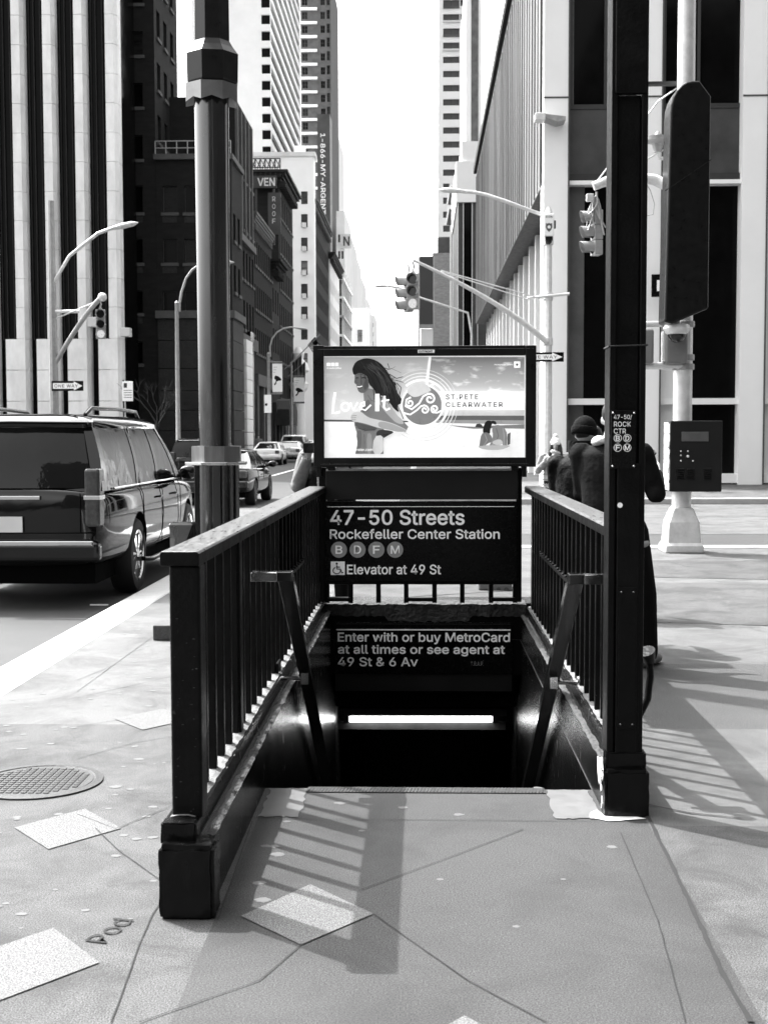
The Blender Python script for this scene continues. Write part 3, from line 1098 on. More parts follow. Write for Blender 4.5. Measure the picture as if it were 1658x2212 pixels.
for k in range(5):
    strand(395 + 9 * k, 236, 400 + 12 * k + rs.uniform(-8, 8), 300 + rs.uniform(-20, 30), rs.uniform(-12, 12), 2, .03)
pstroke([(363, 243), (376, 238), (390, 242)], 4, .02, 'print_face')
pstroke([(402, 245), (420, 238), (438, 246)], 4, .02, 'print_face')
pstroke([(376, 270), (372, 292), (382, 300)], 4, .09, 'print_face')
pstroke([(384, 336), (398, 337), (410, 331)], 4, .08, 'print_face')
ppoly([(425, 290), (445, 270), (452, 320), (430, 352), (420, 330)], .10, 'print_face', smoothn=2)
ppoly([(372, 640), (385, 612), (410, 622), (405, 700), (395, 770), (367, 770), (382, 700)], .17, 'print_figure', smoothn=1)
ppoly([(440, 640), (470, 630), (480, 700), (470, 770), (445, 770)], .31, 'print_figure', smoothn=1)
ppoly([(425, 440), (455, 400), (470, 450), (440, 500), (405, 492)], .17, 'print_figure', smoothn=2)
pstroke([(450, 380), (470, 415), (505, 425)], 5, .15, 'print_figure')
pstroke([(425, 640), (428, 700), (424, 765)], 4, .17, 'print_figure')
ppoly([(520, 550), (600, 568), (660, 592), (715, 620), (660, 627), (590, 611), (515, 594)], .38, 'print_arm', smoothn=2)
pstroke([(372, 596), (430, 616), (498, 612)], 3, .05, 'print_top')
# round wave logo
ppoly(arc(810, 448, 142, 0, 360, 60)[:-1], .85, 'print_logo')
ppoly(arc(810, 448, 130, 0, 360, 60)[:-1], .26, 'print_logo')
ppoly(arc(790, 380, 85, 20, 165, 20) + [(720, 375), (760, 400), (830, 370)], .6, 'print_logo', smoothn=2)
def spiral(cx, cy, r, a0, turns, s=1):
    return [(cx + r * (1 - k / 40 * .8) * math.cos(R(a0) + s * turns * 2 * math.pi * k / 40), cy - r * (1 - k / 40 * .8) * math.sin(R(a0) + s * turns * 2 * math.pi * k / 40)) for k in range(41)]
pstroke([(735, 395), (705, 410), (700, 455), (740, 475), (790, 435), (815, 390), (850, 370)] + spiral(860, 406, 36, 110, 1.3, -1), 13, .85, 'print_logo')
pstroke(spiral(728, 432, 26, 200, 1.1, 1), 12, .85, 'print_logo')
pstroke([(690, 500), (730, 510), (775, 480), (800, 455), (825, 448)] + spiral(826, 478, 28, 90, 1.3, -1), 12, .85, 'print_logo')
pstroke([(935, 485), (910, 497), (880, 495)] + spiral(893, 472, 26, 240, 1.3, -1), 12, .85, 'print_logo')
# name box and lettering
ppoly([(942, 357), (1487, 357), (1487, 478), (936, 478)], .82, 'print_label')
LAY[0] += 1
def ptext(s, x0, y0, x1, y1, v, **k):
    a, c = zc(x0, y0), zc(x1, y1)
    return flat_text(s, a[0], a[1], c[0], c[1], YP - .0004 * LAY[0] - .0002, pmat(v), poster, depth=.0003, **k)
ptext('ST.PETE', 966, 375, 1180, 409, .05, bold=.015, spacing=1.25)
ptext('CLEARWATER', 966, 427, 1343, 460, .05, bold=.015, spacing=1.25)
ptext('visitstpeteclearwater.com', 195, 733, 480, 757, .85, bold=.01)
ptext('#LiveAmplified', 177, 196, 273, 209, .85, bold=.01)
ptext('Honeymoon Island', 1288, 172, 1410, 186, .85, bold=.01)
for x in (177, 205, 232):
    ppoly([(x, 166), (x + 22, 166), (x + 22, 188), (x, 188)], .85, 'print_icon')
ppoly([(1418, 157), (1459, 157), (1459, 199), (1418, 199)], .85, 'print_icon')
ppoly(arc(1438, 178, 8, 0, 360, 12)[:-1], .1, 'print_icon')
for q, wd in (([(232, 362), (222, 430), (216, 500), (266, 492)], 17), (arc(300, 458, 26, 90, 450, 20), 14), ([(334, 430), (352, 482), (382, 428)], 14), ([(392, 462), (428, 450), (428, 424), (404, 436), (402, 470), (432, 482), (470, 445)], 12), ([(512, 372), (511, 488)], 28), ([(560, 385), (556, 462), (572, 480), (596, 468)], 15), ([(538, 422), (592, 412)], 11)):
    pstroke(q, wd, .85, 'print_script')
# couple on the sand
ppoly([(1215, 590), (1232, 552), (1262, 548), (1275, 565), (1262, 600), (1258, 640), (1225, 660), (1210, 625)], .02, 'print_couple', smoothn=1)
ppoly([(1190, 700), (1200, 640), (1228, 625), (1262, 640), (1285, 690), (1240, 700), (1215, 735), (1188, 730)], .22, 'print_couple', smoothn=1)
ppoly([(1270, 600), (1300, 575), (1350, 590), (1375, 640), (1370, 730), (1345, 735), (1340, 690), (1300, 740), (1235, 742), (1265, 700), (1280, 650)], .26, 'print_couple', smoothn=1)
pstroke([(1300, 600), (1315, 650), (1300, 690)], 5, .16, 'print_couple')
pstroke([(1345, 600), (1352, 650), (1350, 715)], 6, .36, 'print_couple')
pstroke([(1225, 640), (1240, 680), (1215, 720)], 6, .34, 'print_couple')
pstroke([(1285, 700), (1262, 725), (1240, 738)], 6, .38, 'print_couple')
ppoly([(1375, 640), (1395, 628), (1392, 705), (1374, 715)], .12, 'print_couple')
ppoly([(1190, 735), (1250, 745), (1330, 745), (1385, 725), (1390, 712), (1180, 715)], .45, 'print_shadow', smoothn=1)
ppoly([(1256, 562), (1275, 548), (1300, 556), (1302, 578), (1280, 572)], .03, 'print_couple', smoothn=1)
ppoly([(1268, 690), (1320, 670), (1345, 690), (1338, 712), (1290, 712)], .5, 'print_couple', smoothn=1)

# ------------------------------------------------------------------ buildings
marble = mat('white_marble', 0.78, 0.5, var=0.18, scale=0.9, stretch=(1, 1, .4))
dbrick = mat('dark_brick', 0.016, 0.85, var=0.35, scale=1.2, bump=0.5, bscale=9, bdist=0.03, stretch=(1, 1, 3), spec=0.1)
dbrick2 = mat('sooty_brick', 0.024, 0.85, var=0.4, scale=0.5, bump=0.5, bscale=9, bdist=0.03, stretch=(1, 1, 3), spec=0.1)
stone_dark = mat('dark_granite', 0.026, 0.7, var=0.3, scale=1.5, speck=0.3, speckscale=20, spec=0.2)
stone_mid = mat('grey_stone', 0.09, 0.75, var=0.3, scale=0.6, spec=0.2)
white_wall = mat('white_wall', 0.8, 0.8, var=0.05, scale=0.3)
white_dirty = mat('off_white_wall', 0.62, 0.8, var=0.15, scale=0.4)
pale = mat('pale_stone', 0.75, 0.8, var=0.1, scale=0.2)
grey_clad = mat('streaked_cladding', 0.19, 0.5, var=0.6, scale=0.9, stretch=(1, 1.6, .05), spec=0.3)
spandrel = mat('spandrel_grey', 0.04, 0.5, var=0.4, scale=0.8)
sill_m = mat('sill_grey', 0.06, 0.8, var=0.2)
wglass = mat('black_window', 0.0035, 0.1, var=0.4, scale=1, spec=0.06, rvar=0.04)
wglass2 = mat('hazy_window', 0.06, 0.3, var=0.6, scale=0.25, spec=0.3)
dark_frame = mat('dark_frame', 0.02, 0.5, var=0.2)
WCOUNT = {}
rw = random.Random(5)
blind_dark = mat('window_blind_dark', .012, .3, var=.6, scale=.8, stretch=(1, 1, 6), spec=.1)
blind_pale = mat('window_blind_pale', .22, .4, var=.4, scale=.8, stretch=(1, 1, 6), spec=.2)
WMESH = {}


def wall_grid(b, P, U, N, W0, W1, V0, V1, holes, depth, mi=0):
    """a wall in the plane through P along U (horizontal) and z, with real openings and their reveals"""
    us = sorted({W0, W1, *[h[0] for h in holes], *[h[1] for h in holes]})
    vs = sorted({V0, V1, *[h[2] for h in holes], *[h[3] for h in holes]})
    us = [u for u in us if W0 <= u <= W1]
    vs = [v for v in vs if V0 <= v <= V1]
    hs = {}
    def pt(u, v, d=0.0):
        return P + U * u + Vector((0, 0, v)) - N * d
    for i in range(len(us) - 1):
        for j in range(len(vs) - 1):
            mu, mv = (us[i] + us[i + 1]) / 2, (vs[j] + vs[j + 1]) / 2
            if any(h[0] < mu < h[1] and h[2] < mv < h[3] for h in holes):
                continue
            b.quad([pt(us[i], vs[j]), pt(us[i + 1], vs[j]), pt(us[i + 1], vs[j + 1]), pt(us[i], vs[j + 1])], mi)
    for h in holes:
        c = [(h[0], h[2]), (h[1], h[2]), (h[1], h[3]), (h[0], h[3])]
        for k in range(4):
            a, d = c[k], c[(k + 1) % 4]
            b.quad([pt(*a), pt(*d), pt(*d, depth), pt(*a, depth)], mi)


def window_mesh(w, h, style, gm, fm):
    key = (round(w, 2), round(h, 2), style, gm.name)
    if key in WMESH:
        return WMESH[key]
    b = MB()
    b.quad([(0, 0, 0), (w, 0, 0), (w, 0, h), (0, 0, h)], 0)
    t = 0.05
    if style != 'band':
        for q in ((0, t, 0, h), (w - t, w, 0, h), (t, w - t, 0, t), (t, w - t, h - t, h)):
            b.box(q[0], q[1], -0.05, 0.02, q[2], q[3], 1)
    if style == 'sash':
        b.box(t, w - t, -0.06, 0.02, h * .5 - .04, h * .5 + .04, 1)
    if style == 'pair':
        b.box(w / 2 - .06, w / 2 + .06, -0.06, 0.02, t, h - t, 1)
        b.box(t, w - t, -0.055, 0.02, h * .5 - .03, h * .5 + .03, 1)
    if style == 'band':
        n = max(1, int(round(w / 1.5)))
        for k in range(1, n):
            b.box(w * k / n - .06, w * k / n + .06, -0.05, 0.02, 0, h, 1)
    bmesh.ops.recalc_face_normals(b.bm, faces=b.bm.faces)
    me = bpy.data.meshes.new('window')
    b.bm.to_mesh(me)
    b.bm.free()
    me.materials.append(gm)
    me.materials.append(fm)
    WMESH[key] = me
    return me


def windows(root, P, U, N, holes, depth, style='sash', gm=None, fm=None, sill=None):
    gm = gm or wglass
    fm = fm or dark_frame
    ang = math.atan2(U.y, U.x)
    flip = U.cross(Vector((0, 0, 1))).dot(N) < 0        # then the frame would face inwards
    rest = None
    for h in holes:
        w, hh = h[1] - h[0], h[3] - h[2]
        g_ = gm
        if style != 'band' and rw.random() < .3:
            g_ = blind_dark if gm is wglass else blind_pale
        me = window_mesh(w, hh, style, g_, fm)
        pos = P + U * h[0] + Vector((0, 0, h[2])) - N * depth
        M = Matrix.Translation(pos) @ Matrix.Rotation(ang, 4, 'Z')
        if flip:
            M = Matrix.Translation(P + U * h[1] + Vector((0, 0, h[2])) - N * depth) @ Matrix.Rotation(ang + math.pi, 4, 'Z')
        c = WCOUNT.get(root.name, 0)
        if c < 95:
            o = bpy.data.objects.new('window', me)
            COL.objects.link(o)
            o.matrix_world = M
            attach(o, root)
            WCOUNT[root.name] = c + 1
            if sill:
                b = MB()
                q = [pos + U * -.1 + N * (depth - .02) + Vector((0, 0, -.22)), pos + U * (w + .1) + N * (depth + .12)]
                xs = sorted((q[0].x, q[1].x))
                ys = sorted((q[0].y, q[1].y))
                b.box(xs[0], xs[1], ys[0], ys[1], h[2] - .22, h[2] - .02)
                s = b.build('sill', sill)
                s.parent = o
                s.matrix_parent_inverse = M.inverted()
        else:
            if rest is None:
                rest = bmesh.new()
            tmp = me.copy()
            tmp.transform(M)
            rest.from_mesh(tmp)
            bpy.data.meshes.remove(tmp)
    if rest is not None:
        me = bpy.data.meshes.new('windows')
        rest.to_mesh(me)
        rest.free()
        me.materials.append(gm)
        me.materials.append(fm)
        o = bpy.data.objects.new('windows', me)
        COL.objects.link(o)
        attach(o, root)
        o['kind'] = 'stuff'


UX, UY = Vector((1, 0, 0)), Vector((0, 1, 0))


def block(root, x0, x1, y0, y1, z0, z1, m, front=(), side=(), street='+', depth=0.25, name='wall', style='sash', gm=None, sill=None, sstyle=None, fm=None):
    """a rectangular building mass; openings in the face towards us (front) and in the face towards the street (side)"""
    b = MB()
    P = Vector((x0, y0, 0))
    front = [h for h in front if h[0] > 0.01 and h[1] < x1 - x0 - .01 and h[2] > z0 and h[3] < z1 - .01]
    wall_grid(b, P, UX, -UY, 0, x1 - x0, z0, z1, front, depth)
    sx, sn = (x1, UX) if street == '+' else (x0, -UX)
    Q = Vector((sx, y0, 0))
    side = [h for h in side if h[0] > 0.01 and h[1] < y1 - y0 - .01 and h[2] > z0 and h[3] < z1 - .01]
    wall_grid(b, Q, UY, sn, 0, y1 - y0, z0, z1, side, depth)
    ox = x0 if street == '+' else x1
    b.quad([(ox, y0, z0), (ox, y1, z0), (ox, y1, z1), (ox, y0, z1)])
    b.quad([(x0, y1, z0), (x1, y1, z0), (x1, y1, z1), (x0, y1, z1)])
    b.quad([(x0, y0, z1), (x1, y0, z1), (x1, y1, z1), (x0, y1, z1)])
    bmesh.ops.remove_doubles(b.bm, verts=b.bm.verts, dist=1e-4)
    o = b.build(name, m, root)
    windows(root, P, UX, -UY, front, depth, style, gm, fm, sill)
    windows(root, Q, UY, sn, side, depth, sstyle or style, gm, fm, sill)
    return o


def grid(u0, du, nu, w, v0, dv, nv, h):
    return [(u0 + du * i, u0 + du * i + w, v0 + dv * j, v0 + dv * j + h) for j in range(nv) for i in range(nu)]


def pxh(Y, x0r, pts):
    """openings measured on the photograph in the wall plane at distance Y: (px0, py0, px1, py1)"""
    out = []
    for q in pts:
        a, c = atY(q[0], q[3], Y), atY(q[2], q[1], Y)
        out.append((a.x - x0r, c.x - x0r, a.z, c.z))
    return out


# --- white marble tower, far left
Y = 78.0
xr = atY(262, 880, Y).x
root = thing('marble_tower', 'white marble pier tower with black glass strips at the far left', 'building', (xr - 6, Y, 0))
b = MB()
b.box(xr - 24, xr - .25, Y + .9, Y + 6, 0, 75)
b.build('wall', wglass, root)
for k in range(7):
    xx = xr - 1.9 * k
    b = MB()
    z = 0.0
    while z < 75:
        hgt = 1.75 if z > 7.6 else 1.9
        lo = z < 7.5
        wl = 1.36 if lo else 0.68
        b.prism([(xx - wl, Y), (xx - .17, Y), (xx, Y + .35), (xx, Y + 1.2), (xx - wl, Y + 1.2)], 'z', z + .03, z + hgt)
        z += hgt
    b.prism([(xx - .62, Y + .06), (xx - .2, Y + .06), (xx - .05, Y + .4), (xx - .05, Y + 1.2), (xx - .62, Y + 1.2)], 'z', 0, 75)
    b.build('pier', marble, root)
for k in range(7):
    for q in (.35, .75, 1.05):
        b = MB()
        xx = xr - 1.9 * k - .68 - q
        b.box(xx - .025, xx + .025, Y + .75, Y + .95, 7.6, 75)
        b.build('mullion', stone_dark, root)
for px0, py0, px1, py1 in ((190, 684, 209, 705), (259, 707, 280, 726)):
    a, c = atY(px0, py1, Y - .5), atY(px1, py0, Y - .5)
    b = MB()
    b.box(a.x, c.x, Y - .55, Y + .1, a.z, c.z)
    b.build('light_box', white_dirty, root, bevel=.03)

# --- dark brick bank building
Y = 85.0
x0, x1, x2 = atY(246, 600, Y).x, atY(338, 500, Y).x, atY(503, 800, Y).x
root = thing('brick_bank_building', 'dark brick bank building lettered U.S. TRUST on the left', 'building', ((x0 + x2) / 2, Y, 0))
rows = [(178, 230), (290, 343), (400, 458), (515, 567), (627, 676), (737, 785)]
fr = pxh(Y, x0 - 8, [(262, a, 308, c) for a, c in rows] + [(262, 66, 308, 118), (262, -46, 308, 6)])
sd_ = grid(0.8, 2.3, 3, 1.1, 21.2, 3.42, 8, 1.8)
block(root, x0 - 8, x1, Y, Y + 8, 0, 48, dbrick, fr, [h for h in sd_ if h[2] > 20.4], sill=sill_m, style='plain', name='tower_wall')
ztop = atY(420, 344, Y).z
fr = pxh(Y, x1, [(351, a, 382, c) for a, c in rows[2:5]] + [(398, a, 429, c) for a, c in rows[2:5]] + [(446, a, 477, c) for a, c in rows[2:5]])
zb = atY(420, 682, Y).z
block(root, x1 + .01, x2, Y, Y + 5, zb, ztop, dbrick, fr, grid(.8, 2.0, 2, 1.0, 11.3, 3.4, 3, 1.8), sill=sill_m, style='plain', name='front_wall')
b = MB()
b.box(x1 - .1, x2 + .15, Y - .25, Y + 5.2, ztop, ztop + .35)
b.build('ledge', stone_mid, root)
b = MB()
b.box(x1 - .1, x2 + .2, Y - .3, Y + 5.2, zb - .15, zb + .35)
b.build('ledge', stone_mid, root)
b = MB()
for dz in (.75, 1.2):
    b.cyl((x1, Y - .1, ztop + dz), (x2, Y - .1, ztop + dz), .035, n=6)
for k in range(8):
    xx = x1 + (x2 - x1) * k / 7
    b.cyl((xx, Y - .1, ztop + .3), (xx, Y - .1, ztop + 1.2), .035, n=6)
b.build('roof_rail', grey_pole, root)
b = MB()
z = 0.0
for k, zt_ in enumerate([atY(400, q, Y).z for q in (960, 930, 886, 844, 796, 735, 686)][1:]):
    b.box(x1 + .02, x2 + .05, Y - .08, Y + 5, z + .04, zt_)
    z = zt_
b.build('granite_base', stone_dark, root)
b = MB()
for a, c in rows[2:5]:
    for q in ((262, 308), (351, 382), (398, 429), (446, 477)):
        p, r = atY(q[0], c + 22, Y), atY(q[1], c + 6, Y)
        b = MB()
        b.box(p.x, r.x, Y - .03, Y + .02, p.z, r.z)
        b.build('spandrel', stone_dark, root)
a, c = atY(364, 873, Y), atY(434, 862, Y)
lettering('U.S. TRUST', (a.x, Y - .082, a.z), (1, 0, 0), (0, 0, 1), c.x - a.x, c.z - a.z, mat('dark_letters', .008, .6), root, bold=.03, depth=.03)

# --- the left side of the far street, along X = -13
LX = -13.0


def street_block(name, label, y0, y1, z, m, n, w, v0, dv, nv, h, sill=None, base=None, cornice=0, group=None, x0=-30, fronts=(), xs=LX, style='plain', gm=None, cm=None):
    root = thing(name, label, 'building', (xs - 4, y0, 0), group)
    L = y1 - y0
    du = L / n
    block(root, x0, xs, y0, y1, 0, z, m, fronts, grid((du - w) / 2, du, n, w, v0, dv, nv, h), sill=sill, style=style, gm=gm)
    if base:
        b = MB()
        zz, bm_ = base
        k = max(2, int(L / 3))
        for q in range(k):
            ya, yb = y0 + L * q / k, y0 + L * (q + 1) / k
            b.box(xs - .1, xs + .22, ya + .05, ya + .75, 0, zz)
        b.box(xs - .1, xs + .3, y0 + .02, y1 - .02, zz - .9, zz)
        b.build('base_course', bm_, root)
    if cornice:
        b = MB()
        for k in range(4):
            d = cornice * (k + 1) / 4
            b.box(x0 + .1, xs + d, y0 - d, y1 + .0, z - .9 + .22 * k, z - .9 + .22 * (k + 1))
        nn = int(L / .8)
        for k in range(nn):
            b.box(xs, xs + cornice * .7, y0 + k * .8, y0 + k * .8 + .25, z - 1.4, z - .9)
        b.build('cornice', cm or m, root)
    return root
r = street_block('brick_office_block', 'dark brick block with vertical window bays right of the silver pole', 90.0, 99.6, 25.2, dbrick, 6, .8, 9.5, 3.6, 4, 2.1, sill=stone_mid, base=(9.0, stone_mid))
b = MB()
b.box(LX - .1, LX + .25, 90.2, 99.4, 15.6, 16.1)
for k in range(5):
    b.box(LX - .1, LX + .2, 90.1 + k * 1.9, 90.45 + k * 1.9, 16.1, 24.8)
b.build('band_course', stone_mid, r)
# pale rusticated pier beside the doorway
b = MB()
a, c = atX(528, 900, LX + .3), atX(541, 900, LX + .3)
for k in range(9):
    b.box(LX - .3, LX + .5, a.y, c.y, .05 + k * .95, .95 + k * .95)
b.build('white_pier', pale, r)
b = MB()
b.box(LX - .05, LX + .32, c.y + .3, c.y + 2.1, 0.05, 9.4)
b.build('doorway', wglass, r)
street_block('low_brick_block', 'low dark brick block with paired windows beyond the bays', 99.6, 111.5, 19.0, dbrick, 9, .62, 8.2, 3.4, 3, 1.9, sill=stone_mid, base=(6.5, stone_mid), cornice=.3, cm=stone_mid)
street_block('corniced_brick_house', 'narrow sooty house with a bracketed cornice halfway down the left row', 111.5, 117.0, 16.9, dbrick2, 3, .8, 5.5, 3.5, 3, 2.1, base=(4.6, stone_dark), cornice=.9)
r = street_block('tall_corniced_block', 'tall dark block with a deep projecting stone cornice on the left row', 117.0, 129.7, 25.6, dbrick2, 8, .75, 5.2, 3.3, 6, 2.0, sill=stone_mid, base=(4.6, stone_mid), cornice=.95, cm=stone_dark)
# roof signs between the two blocks
t = thing('roof_sign', 'dark rooftop sign lettered VEN above the low brick blocks', 'sign', (-17.5, 118, 19))
Yq = 116.0
a, c = atY(540, 405, Yq), atY(597, 378, Yq)
b = MB()
b.box(a.x, c.x, Yq, Yq + .3, a.z, c.z)
b.build('board', spandrel, t)
lettering('VEN', (atY(556, 400, Yq).x, Yq - .01, atY(552, 401, Yq).z), (1, 0, 0), (0, 0, 1), atY(594, 400, Yq).x - atY(556, 400, Yq).x, .72, white_dirty, t, bold=.03, depth=.02)
b = MB()
z0_, z1_ = c.z, atY(560, 340, Yq).z
xa, xb = a.x, atY(604, 340, Yq).x
for k in range(7):
    xx = xa + (xb - xa) * k / 6
    b.cyl((xx, Yq + .3, z0_), (xx, Yq + .3, z1_), .05, n=6)
    if k < 6:
        b.cyl((xx, Yq + .3, z0_), (xx + (xb - xa) / 6, Yq + .3, z1_), .045, n=6)
        b.cyl((xx, Yq + .3, z1_), (xx + (xb - xa) / 6, Yq + .3, (z0_ + z1_) / 2), .045, n=6)
for zz in (z0_, (z0_ + z1_) / 2, z1_):
    b.cyl((xa, Yq + .3, zz), (xb, Yq + .3, zz), .06, n=6)
b.build('lattice', dark_frame, t)
b = MB()
b.cyl((xa + .5, Yq + .3, 18.9), (xa + .5, Yq + .3, a.z), .12, n=8)
b.cyl((c.x - .3, Yq + .3, 18.9), (c.x - .3, Yq + .3, a.z), .12, n=8)
b.build('post', dark_frame, t)
t = thing('wall_banner', 'tall grey banner lettered ROOF hanging under the rooftop sign', 'banner', (-14, 112, 19))
Yq = 114.0
a, c = atY(579, 505, Yq), atY(606, 415, Yq)
b = MB()
b.box(a.x, c.x, Yq, Yq + .12, a.z, c.z)
b.build('cloth', spandrel, t)
for k, ch in enumerate('ROOF'):
    p = atY(588, 434 + k * 16, Yq)
    lettering(ch, (p.x, Yq - .01, p.z), (1, 0, 0), (0, 0, 1), .28, .42, white_dirty, t, bold=.0, depth=.01)
b = MB()
b.cyl((a.x + .1, Yq + .06, 17), (a.x + .1, Yq + .06, c.z), .05, n=6)
b.cyl((c.x - .1, Yq + .06, 17), (c.x - .1, Yq + .06, c.z), .05, n=6)
b.build('post', dark_frame, t)
# white party-wall building
Y = 150.0
xw = atY(679, 700, Y).x
zt_ = atY(620, 337, Y).z
root = thing('white_walled_building', 'white walled building with one column of windows and air conditioners', 'building', (xw - 6, Y, 0))
rows = [(412, 440), (461, 490), (512, 541), (562, 593), (612, 643), (661, 688), (711, 733), (762, 785)]
fr = pxh(Y, -30, [(650, a, 664, c) for a, c in rows])
block(root, -30, xw, Y, Y + 2.4, 0, zt_, white_wall, fr, (), style='sash', gm=wglass2, depth=.3)
a, c = atY(636, 345, Y + 1), atY(658, 315, Y + 1)
b = MB()
b.box(a.x, c.x, Y + .6, Y + 2.2, zt_, c.z)
b.build('penthouse', white_wall, root)
b = MB()
b.box(-30, xw + .2, Y - .15, Y + 2.5, zt_, zt_ + .5)
b.build('parapet', white_dirty, root)
for i, (p, q) in enumerate(rows[1:6]):
    a, c = atY(652.5, q + 1, Y), atY(661, q - 9, Y)
    b = MB()
    b.box(a.x, c.x, Y - .5, Y + .25, a.z, c.z)
    b.build('air_conditioner', white_dirty, root)
street_block('ornate_grey_block', 'dark ornate block with rows of small windows beyond the white wall', 152.5, 178, 29.5, dbrick2, 14, .8, 5, 3.2, 7, 1.9, base=(4.6, stone_mid), cornice=.7, cm=stone_mid, x0=-28, xs=-12.9)
street_block('pale_terrace_block', 'pale block with a broad dark cornice further down the left row', 178.1, 198, 27.0, white_dirty, 8, 1.0, 12, 3.2, 4, 1.9, base=(9, stone_dark), cornice=.8, cm=stone_dark, x0=-28, xs=-12.7)
# building under scaffolding
root = thing('scaffolded_building', 'dark glazed building with pale floor edges at the end of the left row', 'building', (-14, 200, 0))
b = MB()
b.box(-26, -12.4, 198.1, 222, 0, 27)
b.build('wall', wglass, root)
for k in range(9):
    b = MB()
    b.box(-26.1, -12.0, 198.0, 222, 2.9 * k + 2.5, 2.9 * k + 2.85)
    b.build('floor_edge', pale if k % 3 else grey_pole, root)
for k in range(6):
    b = MB()
    b.box(-12.3, -12.1, 198.6 + 4.4 * k, 198.9 + 4.4 * k, 0, 27.6)
    b.build('upright', galv, root)
# far blocks at the end of the street
def far_block(name, label, px0, px1, pyt, Y, m, dep=30, fr=None, st=(), street='+', gm=None, style='sash'):
    a, c = atY(px0, pyt, Y), atY(px1, pyt, Y)
    root = thing(name, label, 'building', ((a.x + c.x) / 2, Y, 0))
    W = c.x - a.x
    block(root, a.x, c.x, Y, Y + dep, -.1, c.z, m, fr(W, c.z) if fr else (), st, street, depth=.3, gm=gm or wglass2, style=style)
    return root, a, c
far_block('pale_gable_building', 'small pale building with two windows in the street gap', 745, 796, 664, 236, white_wall, 20, lambda W, z: [(W * .52, W * .72, z - 6.2, z - 4.0), (W * .52, W * .72, z - 10, z - 7.8)])
far_block('hotel_tower', 'pale tower with a projecting letter N sign near the top', 726, 744, 455, 330, pale, 30, lambda W, z: grid(W * .2, W * .4, 2, W * .25, 5, 4.2, 12, 2))
a = atY(748, 520, 329)
t = MB()
t.box(a.x - 1.4, a.x + 1.2, 329, 329.5, a.z - 1.8, a.z + 1.8)
o = t.build('blade_sign', white_dirty)
tag(o, 'small projecting blade sign lettered N on the pale tower', 'sign')
lettering('N', (a.x - .8, 328.99, a.z - 1.2), (1, 0, 0), (0, 0, 1), 1.6, 2.4, spandrel, o, bold=.03, depth=.05)
for px0, px1, pyt, Y, lab, m in ((744, 757, 508, 420, 'pale stepped tower right of the N sign, tallest of the far steps', pale), (756, 769, 553, 480, 'pale far tower in the middle of the stepped skyline', white_wall), (768, 781, 600, 540, 'bright far tower low in the stepped skyline', pale), (780, 793, 645, 620, 'faint far block just left of the open sky', white_wall), (792, 808, 680, 700, 'faintest and lowest far block at the edge of the open sky', pale)):
    far_block('far_tower', lab, px0, px1, pyt, Y, m, 40, lambda W, z: grid(W * .12, W * .3, 3, W * .16, 6, 5, 16, 2.2))  # whiteness of these far towers paints in the distance haze
# striped slab tower
Y = 265.0
xc = atY(585, 300, Y).x
root = thing('striped_tower', 'white slab tower with dark horizontal window stripes on its street side', 'building', (xc - 6, Y, 0))
bands = [(1.5, 64.5, 3.3 * k + 3, 3.3 * k + 4.9) for k in range(42)]
fr = [(14.2, 15.98, 3.3 * k + 3, 3.3 * k + 4.9) for k in range(42)]
block(root, xc - 16, xc, Y, Y + 66, 0, 150, white_wall, fr, bands, depth=.5, style='band', gm=wglass)
# brown tower with signs
root, a, c = far_block('brown_tower', 'grey brown tower with stacked bay windows behind the vertical sign', 648, 714, -60, 345, stone_mid, 30, lambda W, z: grid(W * .05, W * .3, 1, W * .18, 40, 3.6, 24, 1.9) + grid(W * .66, W * .2, 1, W * .14, 40, 3.6, 24, 1.9) + grid(W * .86, W * .2, 1, W * .1, 40, 3.6, 24, 2.4), style='pair', gm=wglass)
for k in range(26):
    b = MB()
    b.box(a.x - .3, a.x + (c.x - a.x) * .55, 344.2, 345, 38.6 + 3.6 * k, 39.2 + 3.6 * k)
    b.build('bay_ledge', pale, root)
t = thing('vertical_sign', 'tall dark sign reading 1-866-MY-ARGENT down its length', 'sign', (-20, 262, 0))
Yq = 262.0
a, c = atY(687, 640, Yq), atY(712, 245, Yq)
b = MB()
b.box(a.x, c.x, Yq, Yq + 6, a.z, c.z)
b.build('board', spandrel, t)
zz0, zz1 = atY(700, 462, Yq).z, atY(700, 287, Yq).z
lettering('1-866-MY-ARGENT', (a.x + .62, Yq - .02, zz1), (0, 0, -1), (1, 0, 0), zz1 - zz0, 1.0, white_wall, t, bold=.03, depth=.05)
zz1, zz0 = atY(700, 476, Yq).z, atY(700, 545, Yq).z
lettering('ARGENT', (a.x + .62, Yq - .02, zz1), (0, 0, -1), (1, 0, 0), zz1 - zz0, 1.0, white_wall, t, bold=.03, depth=.05)
b = MB()
b.box(a.x, c.x, Yq + .5, Yq + 5.5, -.1, a.z)
b.build('support', stone_dark, t)
t = thing('roof_billboard', 'grey billboard lettered ND between the striped and brown towers', 'sign', (-24, 264, 0))
a, c = atY(640, 475, 264), atY(676, 368, 264)
b = MB()
b.box(a.x, c.x, 264, 265, a.z, c.z)
b.build('board', spandrel, t)
p = atY(650, 412, 264)
lettering('ND', (p.x, 263.98, p.z), (1, 0, 0), (0, 0, 1), 2.2, 2.0, pale, t, bold=.05, depth=.05)
lettering('RY', (p.x + .3, 263.98, p.z - 2.4), (1, 0, 0), (0, 0, 1), 1.9, 1.6, stone_mid, t, bold=.05, depth=.05)
b = MB()
b.box(a.x + .5, c.x - .5, 264.2, 264.9, -.1, a.z)
b.build('support', stone_dark, t)
root, a, c = far_block('thin_white_tower', 'thin white tower with one dark vertical strip left of the open sky', 712, 730, 290, 420, white_wall, 30)
b = MB()
